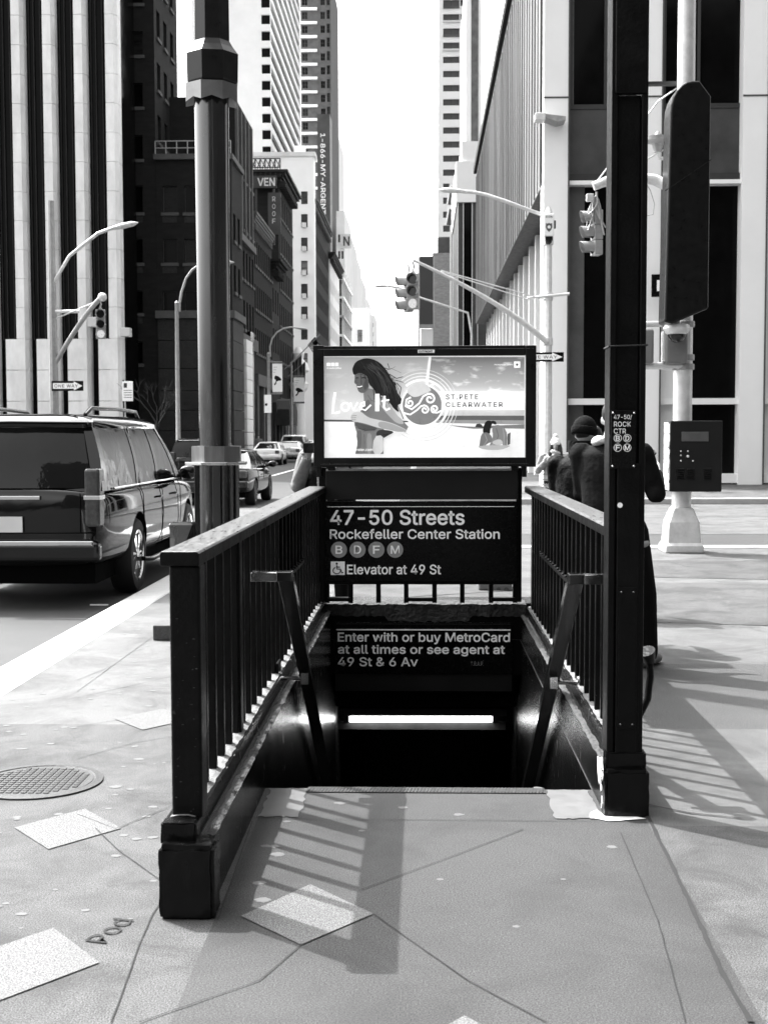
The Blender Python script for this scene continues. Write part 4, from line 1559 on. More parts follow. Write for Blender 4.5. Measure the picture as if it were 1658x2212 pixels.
b.box(a.x + (c.x - a.x) * .5, a.x + (c.x - a.x) * .68, 419.8, 420.2, 10, c.z - 4)
b.build('dark_strip', spandrel, root)

# --- right side of the street
# tower with window rows
root, a, c = far_block('apartment_tower', 'white apartment tower with rows of dark windows in the middle right', 948, 1012, -80, 280, white_wall, 30, lambda W, z: grid(.85, 20, 1, 3.5, 1.0, 2.985, 46, 1.35) + grid(4.5, 20, 1, .85, 1.0, 2.985, 46, 1.35), street='-', gm=spandrel, style='band')
for k in range(28, 46):
    b = MB()
    b.box(a.x + .85, a.x + 4.35, 279.75, 279.95, 2.985 * k + .55, 2.985 * k + 1.0)
    b.build('sill_panel', stone_mid if k % 2 else white_dirty, root)
# white slab with wavy glass
root, a, c = far_block('white_slab', 'blank white slab with one strip of wavy mirror glass', 1006, 1040, -60, 200, white_wall, 30, street='-')
b = MB()
p, q = atY(1017, 312, 199.9), atY(1033, -50, 199.9)
b.box(p.x, q.x, 199.9, 200, p.z, q.z)
b.build('mirror_strip', glass_mid, root)
# dark banded building with a white top
Y = 130.0
p, q = atY(988, 437, Y), atY(1040, 437, Y)
root = thing('dark_banded_building', 'building of dark vertical glass bands under a white windowless top', 'building', (5, Y, 0))
b = MB()
b.box(p.x, q.x + 6, Y, Y + 20, 0, p.z)
b.build('wall', spandrel, root)
b = MB()
zt_ = atY(1010, 305, Y).z
b.box(p.x - .15, q.x + 6, Y - .4, Y + 20, p.z, zt_ - 2)
b.box(p.x + .4, q.x + 6, Y - .2, Y + 18, zt_ - 2, zt_)
b.build('white_top', white_wall, root)
b = MB()
u, v = atY(1001, 600, Y), atY(1018, 600, Y)
b.box(u.x, v.x, Y - .05, Y + .1, 0, p.z - .02)
b.build('dark_strip', wglass, root)
b = MB()
for k in (988.5, 1000, 1019, 1031):
    u = atY(k, 600, Y)
    b.box(u.x - .04, u.x + .04, Y - .2, Y, 0, p.z - .02)
b.build('fin', galv, root)
# brick building with a roof tank
root, a, c = far_block('grey_brick_building', 'grey brick building with a pale side strip near the street end', 934, 990, 545, 262, mat('pale_brick', .2, .85, var=.3, scale=1.2, stretch=(1, 1, 4)), 30, street='-')
b = MB()
u = atY(976, 600, 262)
b.box(u.x, c.x, 261.6, 262, 0, c.z + 4)
b.build('pale_strip', white_dirty, root)
a, c = atY(945, 547, 263), atY(977, 510, 263)
b = MB()
b.box(a.x, c.x, 263, 265.5, a.z, c.z)
b.build('roof_tank', spandrel, root, bevel=.3)
b = MB()
b.box(a.x + .5, c.x - .5, 263.5, 266, a.z - 6, a.z)
b.build('tank_base', stone_mid, root)
for i, (x0, y0, x1, y1, lab) in enumerate(((967, 402, 992, 440, 'upper tilted dark roof panel before the apartment tower'), (964, 450, 988, 484, 'lower tilted dark roof panel before the apartment tower'))):
    Yq = 240.0
    a, c = atY(x0, y1, Yq), atY(x1, y0, Yq)
    t = thing('tilted_panel', lab, 'sign', (a.x, Yq, a.z))
    w_, h_ = c.x - a.x, c.z - a.z
    b = MB()
    b.prism([(a.x, a.z), (a.x + w_ * .8, a.z - h_ * .12), (c.x, c.z - h_ * .1), (a.x + w_ * .25, c.z)], 'y', Yq, Yq + .4)
    b.build('board', spandrel, t)
    b = MB()
    b.prism([(a.x - .3, a.z - .1), (a.x, a.z), (a.x + w_ * .25, c.z), (c.x, c.z - h_ * .1), (c.x, c.z + h_ * .12), (a.x + w_ * .15, c.z + h_ * .16)], 'y', Yq - .1, Yq + .5)
    b.build('frame', white_wall, t)
    b = MB()
    b.box(a.x + w_ * .3, a.x + w_ * .5, Yq + .1, Yq + .4, -.1, a.z)
    b.build('post', galv, t)
# grey site banner on posts
Yq = 115.0
a, c = atY(906.5, 700, Yq), atY(935, 553, Yq)
t = thing('site_banner', 'tall plain dark grey banner on posts over a white hoarding', 'banner', ((a.x + c.x) / 2, Yq, 0))
b = MB()
b.box(a.x, c.x, Yq, Yq + .15, a.z, c.z)
b.build('cloth', mat('banner_grey', .055, .8, var=.08), t)
b = MB()
b.box(a.x - .1, c.x + .15, Yq - .05, Yq + .25, a.z - .35, a.z)
for xx in (a.x - .06, c.x + .06):
    b.cyl((xx, Yq + .25, 0), (xx, Yq + .25, c.z), .06, n=8)
b.build('posts', grey_pole, t)
b = MB()
b.box(a.x + .08, c.x, Yq + .05, Yq + 2.5, 3.6, a.z - .4)
b.build('white_hoarding', white_wall, t)

# lobby building on the right corner
Y = 42.0
X0 = atY(1172, 700, Y).x
root = thing('lobby_building', 'white corner building with streaked panel cladding over a columned lobby', 'building', (X0 + 4, Y, 0))
ZT, ZO = 20.6, 9.8
b = MB()
b.box(X0, X0 + 1.0, Y + .5, 94, ZO, ZT)
k = 0
y = Y + .9
while y < 93.8:
    b.box(X0 - .045, X0, y, y + .06, ZO, ZT - .35)
    y += 1.15
b.build('cladding', grey_clad, root)
b = MB()
b.box(X0 - .2, X0 + 1.0, Y + .5, 94.2, ZT, ZT + .45)
b.build('coping', stone_dark, root)
b = MB()
b.box(X0 + 1.7, X0 + 14, Y + .9, 94, 0, ZO - .001)
b.build('lobby_glass', mat('lobby_glass', .12, .12, var=.7, scale=.35, stretch=(1, 1, .15), rvar=.05), root)
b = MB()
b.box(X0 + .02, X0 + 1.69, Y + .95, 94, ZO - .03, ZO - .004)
b.build('soffit', dark_frame, root)  # thin black sheet added to deepen the shade under the overhang
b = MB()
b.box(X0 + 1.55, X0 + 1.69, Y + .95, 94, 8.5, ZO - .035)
b.build('clerestory_shade', wglass, root)  # dark glass strip that paints in the overhang's shadow band
y = Y + 1.6
while y < 94:
    b = MB()
    b.box(X0 + .7, X0 + 1.2, y, y + .5, 0, ZO - .032)
    b.build('pillar', white_wall, root)
    y += 3.05
b = MB()
y = Y + 1.1
while y < 94:
    b.box(X0 + 1.6, X0 + 1.71, y, y + .12, 0, 8.49)
    y += .76
b.build('lobby_mullions', pale, root)
# front
cols = [(1172, 1224), (1395, 1424), (1598, 1650), (1820, 1870)]
cx = [(atY(a_, 700, Y).x, atY(b_, 700, Y).x) for a_, b_ in cols]
for i, (a_, c_) in enumerate(cx):
    b = MB()
    b.box(a_, c_, Y, Y + (1.2 if i else 1.0), 0.0, 34)
    b.build('pilaster', white_wall, root)
    b = MB()
    b.box(a_ - .004, c_ + .03, Y - .02, Y + .02, 12.45, 12.5)
    b.box(c_, c_ + .05, Y - .03, Y + .5, 0, 34)
    b.build('trim', sill_m, root)
for i in range(3):
    a_, c_ = cx[i][1], cx[i + 1][0]
    b = MB()
    b.box(a_ + .05, c_, Y + .45, Y + .6, 10.1, 12.2)
    b.build('spandrel', spandrel, root)
    b = MB()
    b.box(a_ + .05, c_, Y + .42, Y + .6, 12.2, 12.35)
    b.box(a_ + .05, a_ + .2, Y + .42, Y + .6, 12.35, 34)
    b.box(a_ + 1.2, a_ + 1.3, Y + .42, Y + .6, 12.35, 34)
    b.box(a_ + .05, c_, Y + .3, Y + .6, 9.85, 10.1)
    b.build('window_frame', dark_frame, root)
    b = MB()
    for za_, zb__, d_ in ((9.72, 9.85, .1), (2.62, 2.82, .2), (.05, .35, .1)):
        b = MB()
        b.box(a_ + .05, c_, Y + d_, Y + .6, za_, zb__)
        b.build('sill', white_wall, root)
    b = MB()
    b.box(a_ + .05, a_ + .6, Y + .47, Y + .58, .35, 9.72)
    b.build('side_panel', stone_mid if i == 0 else pale, root)  # beyond the first bay, pale panel paints the bright reflection in the glass
    b = MB()
    b.box(a_ + .05, c_, Y + .55, Y + .7, .35, 34)
    b.build('window', wglass, root)
b = MB()
b.box(X0 + 1.0, cx[3][1] + 20, Y + .7, 94, ZO, ZT)
b.box(X0 + 1.0, cx[3][1] + 20, Y + .7, Y + 20, ZT, 34)
b.build('core', stone_dark, root)
# floodlight on the corner
p = atY(1166, 254, Y - .5)
t = thing('wall_floodlight', 'white floodlight on an arm at the corner of the lobby building', 'lamp', (p.x, Y - .4, p.z))
b = MB()
b.box(p.x - .18, p.x + .15, Y - .75, Y - .3, p.z - .12, p.z + .12)
b.build('lamp_head', galv, t, bevel=.03)
b = MB()
b.prism([(p.x + .15, p.z - .02), (p.x + .55, p.z - .16), (p.x + .8, p.z - .1), (p.x + .8, p.z + .02), (p.x + .15, p.z + .1)], 'y', Y - .65, Y)
b.build('bracket', grey_pole, t, bevel=.01)

# building added out of frame at right, to shade and be mirrored in metal
root = thing('offscreen_office_building', 'unseen dark stone office building on the near right corner', 'building', (20, -8, 0))
block(root, 9.5, 40, -34, 16.5, 0, 24, stone_dark, (), grid(1, 4, 12, 2.4, 5, 4, 8, 2.6), street='-', gm=wglass)

root = thing('added_dark_block', 'added dark block behind the viewpoint that darkens reflections', 'building', (0, -50, 0))  # unseen block added to darken reflections in surfaces facing the viewpoint
block(root, -16, 12, -64, -48, 0, 40, stone_dark, (), (), gm=wglass)

# ------------------------------------------------------------------ silver lamp post and metal bollard beside the stairs
Yp = 10.6
c0 = atY(461, 640, Yp)
cxp = c0.x
t = thing('silver_lamp_post', 'thick brushed steel lamp post with an octagonal collar left of the stairs', 'lamp post', (cxp, Yp, 0))
b = MB()
b.lathe([(.130, 1.5), (.142, 4.6)], (cxp, Yp), 48)
b.build('shaft', steel, t, smooth=40)
za, zb_ = atY(466, 1000, Yp).z, atY(466, 963, Yp).z
b = MB()
b.lathe([(.215, za + .012), (.215, zb_)], (cxp + .012, Yp), 8, rot=R(22.5 + 4))
b.build('collar', mat('matt_steel', .2, .38, metal=1, var=.2, scale=3, stretch=(6, 6, .6)), t)
b = MB()
b.lathe([(.27, za - .012), (.27, za + .012)], (cxp + .012, Yp), 8, rot=R(22.5 + 4))
b.build('collar_plate', chrome, t, bevel=.003)
b = MB()
for k in range(4):
    a = R(45 + 90 * k + 8)
    b.cyl((cxp + .012 + .085 * math.cos(a), Yp + .085 * math.sin(a), 0.05), (cxp + .012 + .085 * math.cos(a), Yp + .085 * math.sin(a), za - .012), .082, n=28)
b.build('clustered_base', mat('dull_steel', .12, .26, metal=1, var=.3, scale=3, stretch=(8, 8, .5)), t, smooth=40)
for k in range(4):
    a = R(90 * k + 8)
    b = MB()
    u = Vector((math.cos(a), math.sin(a), 0))
    n = Vector((-u.y, u.x, 0))
    p = Vector((cxp + .012, Yp, 0))
    pts = [p + u * .05 + n * .012, p + u * .185 + n * .035, p + u * .185 - n * .035, p + u * .05 - n * .012]
    b.prism([(q.x, q.y) for q in pts], 'z', .05, za - .012)
    b.build('fin', steel, t, bevel=.004)
b = MB()
b.lathe([(.32, 0), (.32, .05)], (cxp + .012, Yp), 8, rot=R(26.5))
b.build('foot_plate', steel, t, bevel=.005)
zc0, zc1, zc2 = atY(455, 222, Yp).z, atY(455, 186, Yp).z, atY(455, 105, Yp).z
b = MB()
n8 = [R(22.5 + 10 + 45 * k) for k in range(8)]
ring = []
for k in range(8):
    for f in (0, .5):
        a = n8[k] + R(45) * f
        r = .225 if f == 0 else .225 * math.cos(R(22.5))
        ring.append((a, r, -.0 if f == 0 else .03))
low = [(cxp + r * .78 * math.cos(a), Yp + r * .78 * math.sin(a), zc0 + .055 + d) for a, r, d in ring]
mid = [(cxp + r * math.cos(a), Yp + r * math.sin(a), zc0 - .015 + d) for a, r, d in ring]
top = [(cxp + r * math.cos(a), Yp + r * math.sin(a), zc1) for a, r, d in ring]
b.loft([low, mid, top])
b.build('capital', mat('capital_steel', .2, .4, metal=1, var=.2), t)
b = MB()
b.lathe([(.2, zc1), (.22, zc1 + .02), (.225, zc2 - .06), (.18, zc2), (.15, zc2 + .05), (.14, 6.8)], (cxp + .01, Yp), 8, rot=R(32))
b.build('lamp_housing', frame_black, t)

Yb = 10.05
c0 = atY(396, 1240, Yb)
t = thing('steel_bollard', 'square brushed steel bollard with a pyramid top beside the lamp post', 'bollard', (c0.x, Yb, 0))
b = MB()
h = .094
zt_ = atY(396, 1128, Yb).z
def sq(hh, z, ch):
    return [(c0.x + sx * (hh if i else hh - ch), Yb + sy * ((hh - ch) if i else hh), z) for sx, sy, i in ((1, -1, 1), (1, 1, 1), (1, 1, 0), (-1, 1, 0), (-1, 1, 1), (-1, -1, 1), (-1, -1, 0), (1, -1, 0))]
b.loft([sq(h, .12, .045), sq(h, zt_ - .12, .045), sq(h, zt_ - .015, .004), sq(h * .9, zt_, .004)])
b.build('post', steel, t)
b = MB()
p0, p1 = atZ(337, 1378), atZ(398, 1378)
b.box(p0.x, c0.x + (c0.x - p0.x), Yb - .12, Yb + .2, 0, .12)
b.build('base', pave_light, t, bevel=.01)

# ------------------------------------------------------------------ traffic signals, poles, lamps and signs
def signal(label, pos, rz, s=1.0, name='traffic_signal', lit=2, hang=.45, group='traffic signals', m=None):
    t = thing(name, label, 'traffic light', (0, 0, 0), group)
    m = m or sig_m
    for k in range(3):
        b = MB()
        z1 = -.36 * k
        b.box(-.17, .17, -.09, .11, z1 - .35, z1)
        b.box(-.19, .19, .02, .05, z1 - .2, z1 - .15)
        b.build('housing', m, t, bevel=.02)
        b = MB()
        b.cyl((0, -.092, z1 - .175), (0, -.10, z1 - .175), .14, n=24)
        b.build('lens', lens_lit if k == lit else lens_m, t, smooth=40)
        b = MB()
        n = 24
        ro, ri = [], []
        outer0, outer1, inner1, inner0 = [], [], [], []
        for q in range(n + 1):
            a = R(-40 + 260 * q / n)
            x, z = math.cos(a), math.sin(a)
            d = .26 + .06 * z
            outer0.append((.155 * x, -.09, z1 - .175 + .155 * z))
            outer1.append((.155 * x, -.09 - d, z1 - .175 + .155 * z))
            inner1.append((.148 * x, -.09 - d, z1 - .175 + .148 * z))
            inner0.append((.148 * x, -.09, z1 - .175 + .148 * z))
        b.loft([outer0, outer1, inner1, inner0], cap=False, closed=False)
        b.build('visor', m, t, smooth=40)
    b = MB()
    b.tube([(0, 0, 0), (0, 0, .12), (.03, .02, .2), (0, 0, .3), (0, 0, hang)], .028, 8)
    b.box(-.06, .06, -.06, .06, 0, .06)
    b.build('hanger', grey_pole, t, smooth=40)
    t.location = pos
    t.rotation_euler = (0, 0, rz)
    t.scale = (s, s, s)
    return t


def curve(p0, p1, p2, n=10):
    return [p0 * (1 - t) ** 2 + p1 * 2 * t * (1 - t) + p2 * t * t for t in [k / n for k in range(n + 1)]]


def cobra(b, p, d, m=0):
    """street lamp head at p pointing along d"""
    d = d.normalized()
    b.tube([p - d * .1, p + d * .05, p + d * .3, p + d * .6, p + d * .75], [.05, .1, .15, .13, .03], 12, ell=.55)


# pole on the far right corner
Yt = 40.0
pp = atY(1183, 740, Yt)
t = thing('traffic_pole', 'pale octagonal traffic pole with long mast arm at the far right corner', 'traffic pole', (pp.x, Yt, 0))
ztop = atY(1180, 455, Yt).z
b = MB()
b.lathe([(.2, 0), (.2, .4), (.14, .6), (.12, 5), (.10, ztop - .1), (.11, ztop - .05), (.05, ztop + .12)], (pp.x, Yt), 8)
b.build('shaft', galv, t)
b = MB()
pa, pb_, pc = atY(1180, 738, Yt - .1), atY(1080, 650, Yt - .8), atY(892, 561, Yt - 1.5)
arm = curve(pa, atY(1085, 650, Yt - .8), pc, 14)
b.tube(arm, [.10 - .004 * k for k in range(15)], 12)
b.build('mast_arm', galv, t, smooth=50)
b = MB()
for px, py, qx, qy in ((952, 583, 1176, 646), (952, 585, 1140, 646)):
    p, q = atY(px, py, Yt - 1.2), atY(qx, qy, Yt - .1)
    b.cyl(p, q, .018, n=6)
b.build('guy_wire', galv, t)
b = MB()
b.cyl(atY(1138, 643, Yt - .15), atY(1229, 634, Yt - .15), .045, n=10)
b.build('cross_arm', galv, t, smooth=50)
b = MB()
for y in (737, 640, 520):
    p = atY(1183, y, Yt)
    b.lathe([(.15, p.z - .12), (.15, p.z + .12)], (pp.x, Yt), 10)
b.build('clamp', galv, t, bevel=.02)
b = MB()
la = [atY(1178, 466, Yt)] + [atY(x, y, Yt - .3) for x, y in ((1140, 452), (1090, 433), (1050, 420), (1022, 414), (995, 413))]
b.tube(la, .055, 10)
b.build('lamp_arm', galv, t, smooth=60)
b = MB()
p, q = atY(1000, 412, Yt - .3), atY(945, 409, Yt - .3)
cobra(b, p, q - p)
b.build('lamp_head', galv, t, smooth=60)
p, q = atY(1173, 511, Yt - .25), atY(1195, 462, Yt - .25)
t2 = thing('camera_box', 'white police camera box with a shield on the traffic pole', 'camera box', ((p.x + q.x) / 2, Yt - .3, p.z))
b = MB()
b.box(p.x, q.x, Yt - .42, Yt - .12, p.z, q.z)
b.build('casing', white_wall, t2, bevel=.03)
b = MB()
cxs, czs = (p.x + q.x) / 2, p.z + (q.z - p.z) * .4
sh = [(-.09, .12), (-.04, .1), (0, .13), (.04, .1), (.09, .12), (.1, 0), (.06, -.09), (0, -.15), (-.06, -.09), (-.1, 0)]
b.prism([(cxs + x, czs + z) for x, z in sh], 'y', Yt - .424, Yt - .42)
b.build('shield', stone_mid, t2)
b = MB()
b.cyl((cxs, Yt - .425, czs), (cxs, Yt - .43, czs), .05, n=16)
b.build('shield_centre', white_wall, t2)
lettering('NYPD', (p.x + .05, Yt - .422, q.z - .14), (1, 0, 0), (0, 0, 1), (q.x - p.x) - .1, .07, stone_mid, t2, bold=.02)
b = MB()
b.box(cxs - .1, cxs + .12, Yt - .36, Yt - .16, p.z - .12, p.z)
b.sph((cxs, Yt - .26, p.z - .14), .1, 8)
b.build('dome', lens_m, t2)
b = MB()
b.box(q.x, q.x + .06, Yt - .35, Yt - .2, p.z + .25, q.z - .2)
b.build('side_bracket', dark_frame, t2)
hp = atY(892, 590, Yt - 1.5)
s1 = signal('traffic signal facing the stairs on the long mast arm, its lowest lens lit', (hp.x, hp.y, hp.z), R(-8), 1.0, hang=.35)
hp2 = atY(878, 592, Yt - 1.35)
s2 = signal('traffic signal turned to the left behind the one on the long mast arm', (hp2.x + .05, hp2.y, hp2.z - .05), R(-72), 1.0, hang=.35, lit=5)
hp = atY(826, 617, 68)
t = thing('street_lamp', 'distant pale street lamp reaching over the middle of the street', 'street lamp', (hp.x, 68, hp.z))
b = MB()
q = atY(870, 628, 68)
cobra(b, atY(838, 617, 68), Vector((-1, 0, 0)))
b.build('lamp_head', galv, t, smooth=60)
b = MB()
b.tube([atY(838, 617, 68), atY(862, 621, 68), atY(900, 640, 68), atY(1010, 675, 68), atY(1018, 720, 68), (atY(1018, 720, 68).x, 68, 0)], .06, 8)
b.build('lamp_arm', galv, t, smooth=60)

# one way signs
def one_way(label, x0, y0, x1, y1, Y, cut=0.0):
    p, q = atY(x0, y1, Y), atY(x1, y0, Y)
    t = thing('one_way_sign', label, 'sign', ((p.x + q.x) / 2, Y, p.z), 'one way signs')
    W, H = q.x - p.x, q.z - p.z
    b = MB()
    b.box(p.x, q.x, Y - .01, Y, p.z, q.z)
    b.build('plate', sign_black, t)
    b = MB()
    A = lambda u, v: (p.x + W * u, p.z + H * v)
    b.prism([A(.04, .22), A(.70, .22), A(.70, .05), A(.97, .5), A(.70, .95), A(.70, .78), A(.04, .78)], 'y', Y - .014, Y - .01)
    b.build('arrow', sign_white, t)
    lettering('ONE WAY', (p.x + W * .09, Y - .0145, p.z + H * .34), (1, 0, 0), (0, 0, 1), W * .74, H * .32, sign_black, t, bold=.01, spacing=1.1)
    return t
one_way('black and white one way arrow sign on the pale traffic pole', 1133, 760, 1217, 781, Yt - .3)
one_way('black and white one way arrow sign low on the left corner pole', 112, 822, 180, 844, 36.8)

# left corner pole with signal and lamp
Yl = 37.0
pl = atY(118, 900, Yl)
t = thing('traffic_pole', 'pale traffic pole at the far left corner with a signal arm and a street lamp', 'traffic pole', (pl.x, Yl, 0))
b = MB()
b.lathe([(.2, 0), (.2, .4), (.14, .6), (.12, 5), (.09, 8.4)], (pl.x, Yl), 8)
b.build('shaft', grey_pole, t)
b = MB()
b.tube(curve(Vector((pl.x, Yl, atY(118, 790, Yl).z)), atY(186, 668, Yl - .3), atY(221, 640, Yl - .4), 12), .07, 10)
b.build('mast_arm', grey_pole, t, smooth=50)
b = MB()
b.cyl((pl.x, Yl, atY(118, 690, Yl).z), atY(216, 647, Yl - .4), .02, n=6)
b.cyl(atY(120, 672, Yl - .1), atY(172, 672, Yl - .1), .05, n=8)
b.build('guy_wire', galv, t)
b = MB()
b.tube([Vector((pl.x, Yl, 6.0))] + [atY(x, y, Yl - .2) for x, y in ((150, 552), (185, 524), (212, 503), (240, 493), (255, 491))], .05, 10)
b.build('lamp_arm', galv, t, smooth=60)
b = MB()
cobra(b, atY(243, 492, Yl - .2), atY(275, 485, Yl - .2) - atY(243, 492, Yl - .2))
b.build('lamp_head', galv, t, smooth=60)
b = MB()
b.sph(atY(221, 641, Yl - .4), .13, 8)
b.build('arm_cap', galv, t, smooth=60)
hp = atY(217, 668, Yl - .4)
signal('traffic signal on the left corner arm before the marble piers, bottom lens lit', (hp.x, hp.y, hp.z), R(12), .78, hang=.3)

# bus stop board
p, q = atY(265, 866, 44), atY(287, 823, 44)
t = thing('bus_stop_sign', 'white bus stop board with printed lines before the brick bank building', 'sign', (p.x, 44, 0))
b = MB()
b.box(p.x, q.x, 43.98, 44, p.z, q.z)
b.build('plate', sign_white, t, bevel=.008)
b = MB()
b.prism([(p.x + .05, q.z - .22), (p.x + .16, q.z - .22), (p.x + .16, q.z - .06), (p.x + .05, q.z - .06)], 'y', 43.976, 43.98)
b.build('symbol', spandrel, t)
b = MB()
for k in range(4):
    b.box(p.x + .05, q.x - .04, 43.977, 43.98, q.z - .32 - k * .08, q.z - .30 - k * .08)
b.build('printed_lines', stone_mid, t)
b = MB()
b.cyl((p.x + .02, 44.03, 0), (p.x + .02, 44.03, q.z + .05), .03, n=8)
b.build('pole', dark_frame, t)

# arched street lamps on the left pavement
def arched_lamp(label, px, pyb, Y, ytop, arm, head=None, banner=None, group='arched street lamps', r=.1):
    p = atY(px, pyb, Y)
    t = thing('street_lamp', label, 'street lamp', (p.x, Y, 0), group)
    zt = atY(px, ytop, Y).z
    b = MB()
    b.lathe([(.16, 0), (.16, .9), (r, 1.1), (r * .75, zt), (r * .9, zt + .03), (.02, zt + .12)], (p.x, Y), 12)
    b.build('pole', grey_pole, t, smooth=40)
    b = MB()
    b.tube([atY(x, y, Y) for x, y in arm], .05, 10)
    b.build('arm', grey_pole, t, smooth=60)
    if head:
        b = MB()
        cobra(b, atY(*head[0], Y), atY(*head[1], Y) - atY(*head[0], Y))
        b.build('lamp_head', grey_pole, t, smooth=60)
    return t, p
t, p = arched_lamp('arched street lamp before the brick bank building, left of the silver post', 385, 940, 52.0, 655, [(388, 672), (388, 655), (392, 630), (402, 600), (415, 582), (430, 572), (450, 566), (470, 566)], ((466, 566), (490, 566)))
t, p = arched_lamp('arched street lamp carrying the nearer spotted banner', 581, 950, 82.0, 764, [(584, 770), (583, 748), (588, 730), (598, 717), (612, 709), (628, 706), (642, 707)], ((638, 707), (652, 709)), r=.12)
bp_, bq = atY(588.5, 850, 82), atY(609.5, 781, 82)
def banner(label, x0, y0, x1, y1, Y):
    p, q = atY(x0, y1, Y), atY(x1, y0, Y)
    t = thing('street_banner', label, 'banner', (p.x, Y, p.z), 'street banners')
    W, H = q.x - p.x, q.z - p.z
    b = MB()
    b.box(p.x, q.x, Y - .01, Y + .01, p.z - H * .06, q.z + H * .05)
    b.build('backing', stone_mid, t)
    b = MB()
    pts = []
    n = 9
    for k in range(n * 2 + 1):
        pts.append((p.x + W * k / (2 * n), p.z + (0.03 * H if k % 2 else 0)))
    for k in range(n * 2 + 1):
        pts.append((q.x - W * k / (2 * n), q.z - (0.03 * H if k % 2 else 0)))
    b.prism(pts, 'y', Y - .02, Y - .011)
    b.build('cloth', white_wall, t)
    b = MB()
    sh = [(.18, .52), (.3, .58), (.55, .56), (.8, .5), (.92, .44), (.85, .4), (.6, .4), (.45, .38), (.38, .3), (.25, .24), (.15, .28), (.3, .34), (.36, .42), (.2, .46)]
    b.prism([(p.x + W * x, p.z + H * z) for x, z in sh], 'y', Y - .024, Y - .02)
    b.build('emblem', sign_black, t)
    b = MB()
    for k in range(3):
        b.box(p.x + W * .12, p.x + W * (.3 + .1 * k), Y - .023, Y - .02, p.z + H * (.68 + .09 * k), p.z + H * (.695 + .09 * k))
    b.build('printed_marks', sign_grey, t)
    b = MB()
    b.cyl((p.x - .35, Y, q.z + H * .05), (q.x, Y, q.z + H * .05), .02, n=6)
    b.cyl((p.x - .35, Y, p.z - H * .05), (q.x, Y, p.z - H * .05), .02, n=6)
    b.build('rod', grey_pole, t)
banner('white banner with a dark emblem on the nearer left lamp', 588.5, 784, 609.5, 847, 81.9)
banner('white banner with a dark emblem on the further left lamp', 634.5, 814, 657, 868, 101.9)
p = atY(630, 900, 102)
t = thing('street_lamp', 'straight grey lamp pole carrying the further banner', 'street lamp', (p.x, 102, 0))
b = MB()
b.lathe([(.16, 0), (.1, 1.1), (.08, atY(630, 788, 102).z)], (p.x, 102), 12)
b.build('pole', grey_pole, t, smooth=40)
p, q = atY(579, 891, 81.7), atY(589, 852, 81.7)
t = thing('parking_sign', 'white parking regulation board on the banner lamp pole', 'sign', (p.x, 81.7, p.z))
b = MB()
b.box(p.x - .25, q.x - .1, 81.7, 81.72, p.z, q.z)
b.build('plate', sign_white, t)
b = MB()
b.box(p.x - .2, p.x - .05, 81.69, 81.7, p.z + .45, p.z + .6)
b.build('symbol', sign_black, t)
# flags
Yf = 118
t = thing('flag', 'striped flag on an angled pole among the left buildings', 'flag', (-10, Yf, 10), 'flags on the left buildings')
b = MB()
p0, p1 = atY(641, 772, Yf), atY(690, 722, Yf)
b.cyl(p0, p1, .05, n=8)
b.build('flagpole', grey_pole, t)
nx = 13
p = [atY(664, 744, Yf), atY(680, 727, Yf)]
e = [atY(686, 775, Yf), atY(695, 756, Yf)]
for k in range(nx):
    b = MB()
    a0, a1 = k / nx, (k + 1) / nx
    A, B_ = p[0].lerp(p[1], a0), p[0].lerp(p[1], a1)
    C_, D_ = e[0].lerp(e[1], a1), e[0].lerp(e[1], a0)
    rows_ = []
    for s in range(7):
        q = s / 6
        off = Vector((0, .18 * math.sin(q * 7), 0))
        rows_.append([A.lerp(D_, q) + off, B_.lerp(C_, q) + off])
    b.loft(rows_, cap=False, closed=False)
    b.build('stripe', spandrel if k % 2 == 0 else white_wall, t)
b = MB()
rows_ = []
for s in range(7):
    q = s / 6 * .45
    off = Vector((0, .18 * math.sin(q * 7) - .03, 0))
    rows_.append([p[0].lerp(p[1], .46).lerp(e[0].lerp(e[1], .46), q) + off, p[1].lerp(e[1], q) + off])
b.loft(rows_, cap=False, closed=False)
b.build('canton', sign_black, t)
for (x0, y0, x1, y1, lab) in ((610, 800, 652, 765, 'dark drooping flag left of the striped flag'), (622, 812, 660, 780, 'plain dark flag hanging lowest on the left buildings')):
    t = thing('flag', lab, 'flag', (-11, Yf + 3, 8), 'flags on the left buildings')
    b = MB()
    p0, p1 = atY(x0, y0, Yf + 3), atY(x1, y1, Yf + 3)
    b.cyl(p0, p1, .04, n=8)
    b.build('flagpole', grey_pole, t)
    b = MB()
    rows_ = []
    for s in range(9):
        q = s / 8
        A = p0.lerp(p1, .5 + q * .48)
        rows_.append([A, A + Vector((.1 * math.sin(s * 2), .15 * math.cos(s * 2), -1.1 - .3 * math.sin(s))), A + Vector((.15 * math.sin(s * 2.3), .1 * math.cos(s * 1.7), -1.9))])
    b.loft(rows_, cap=False, closed=False)
    b.build('cloth', spandrel, t, smooth=60)
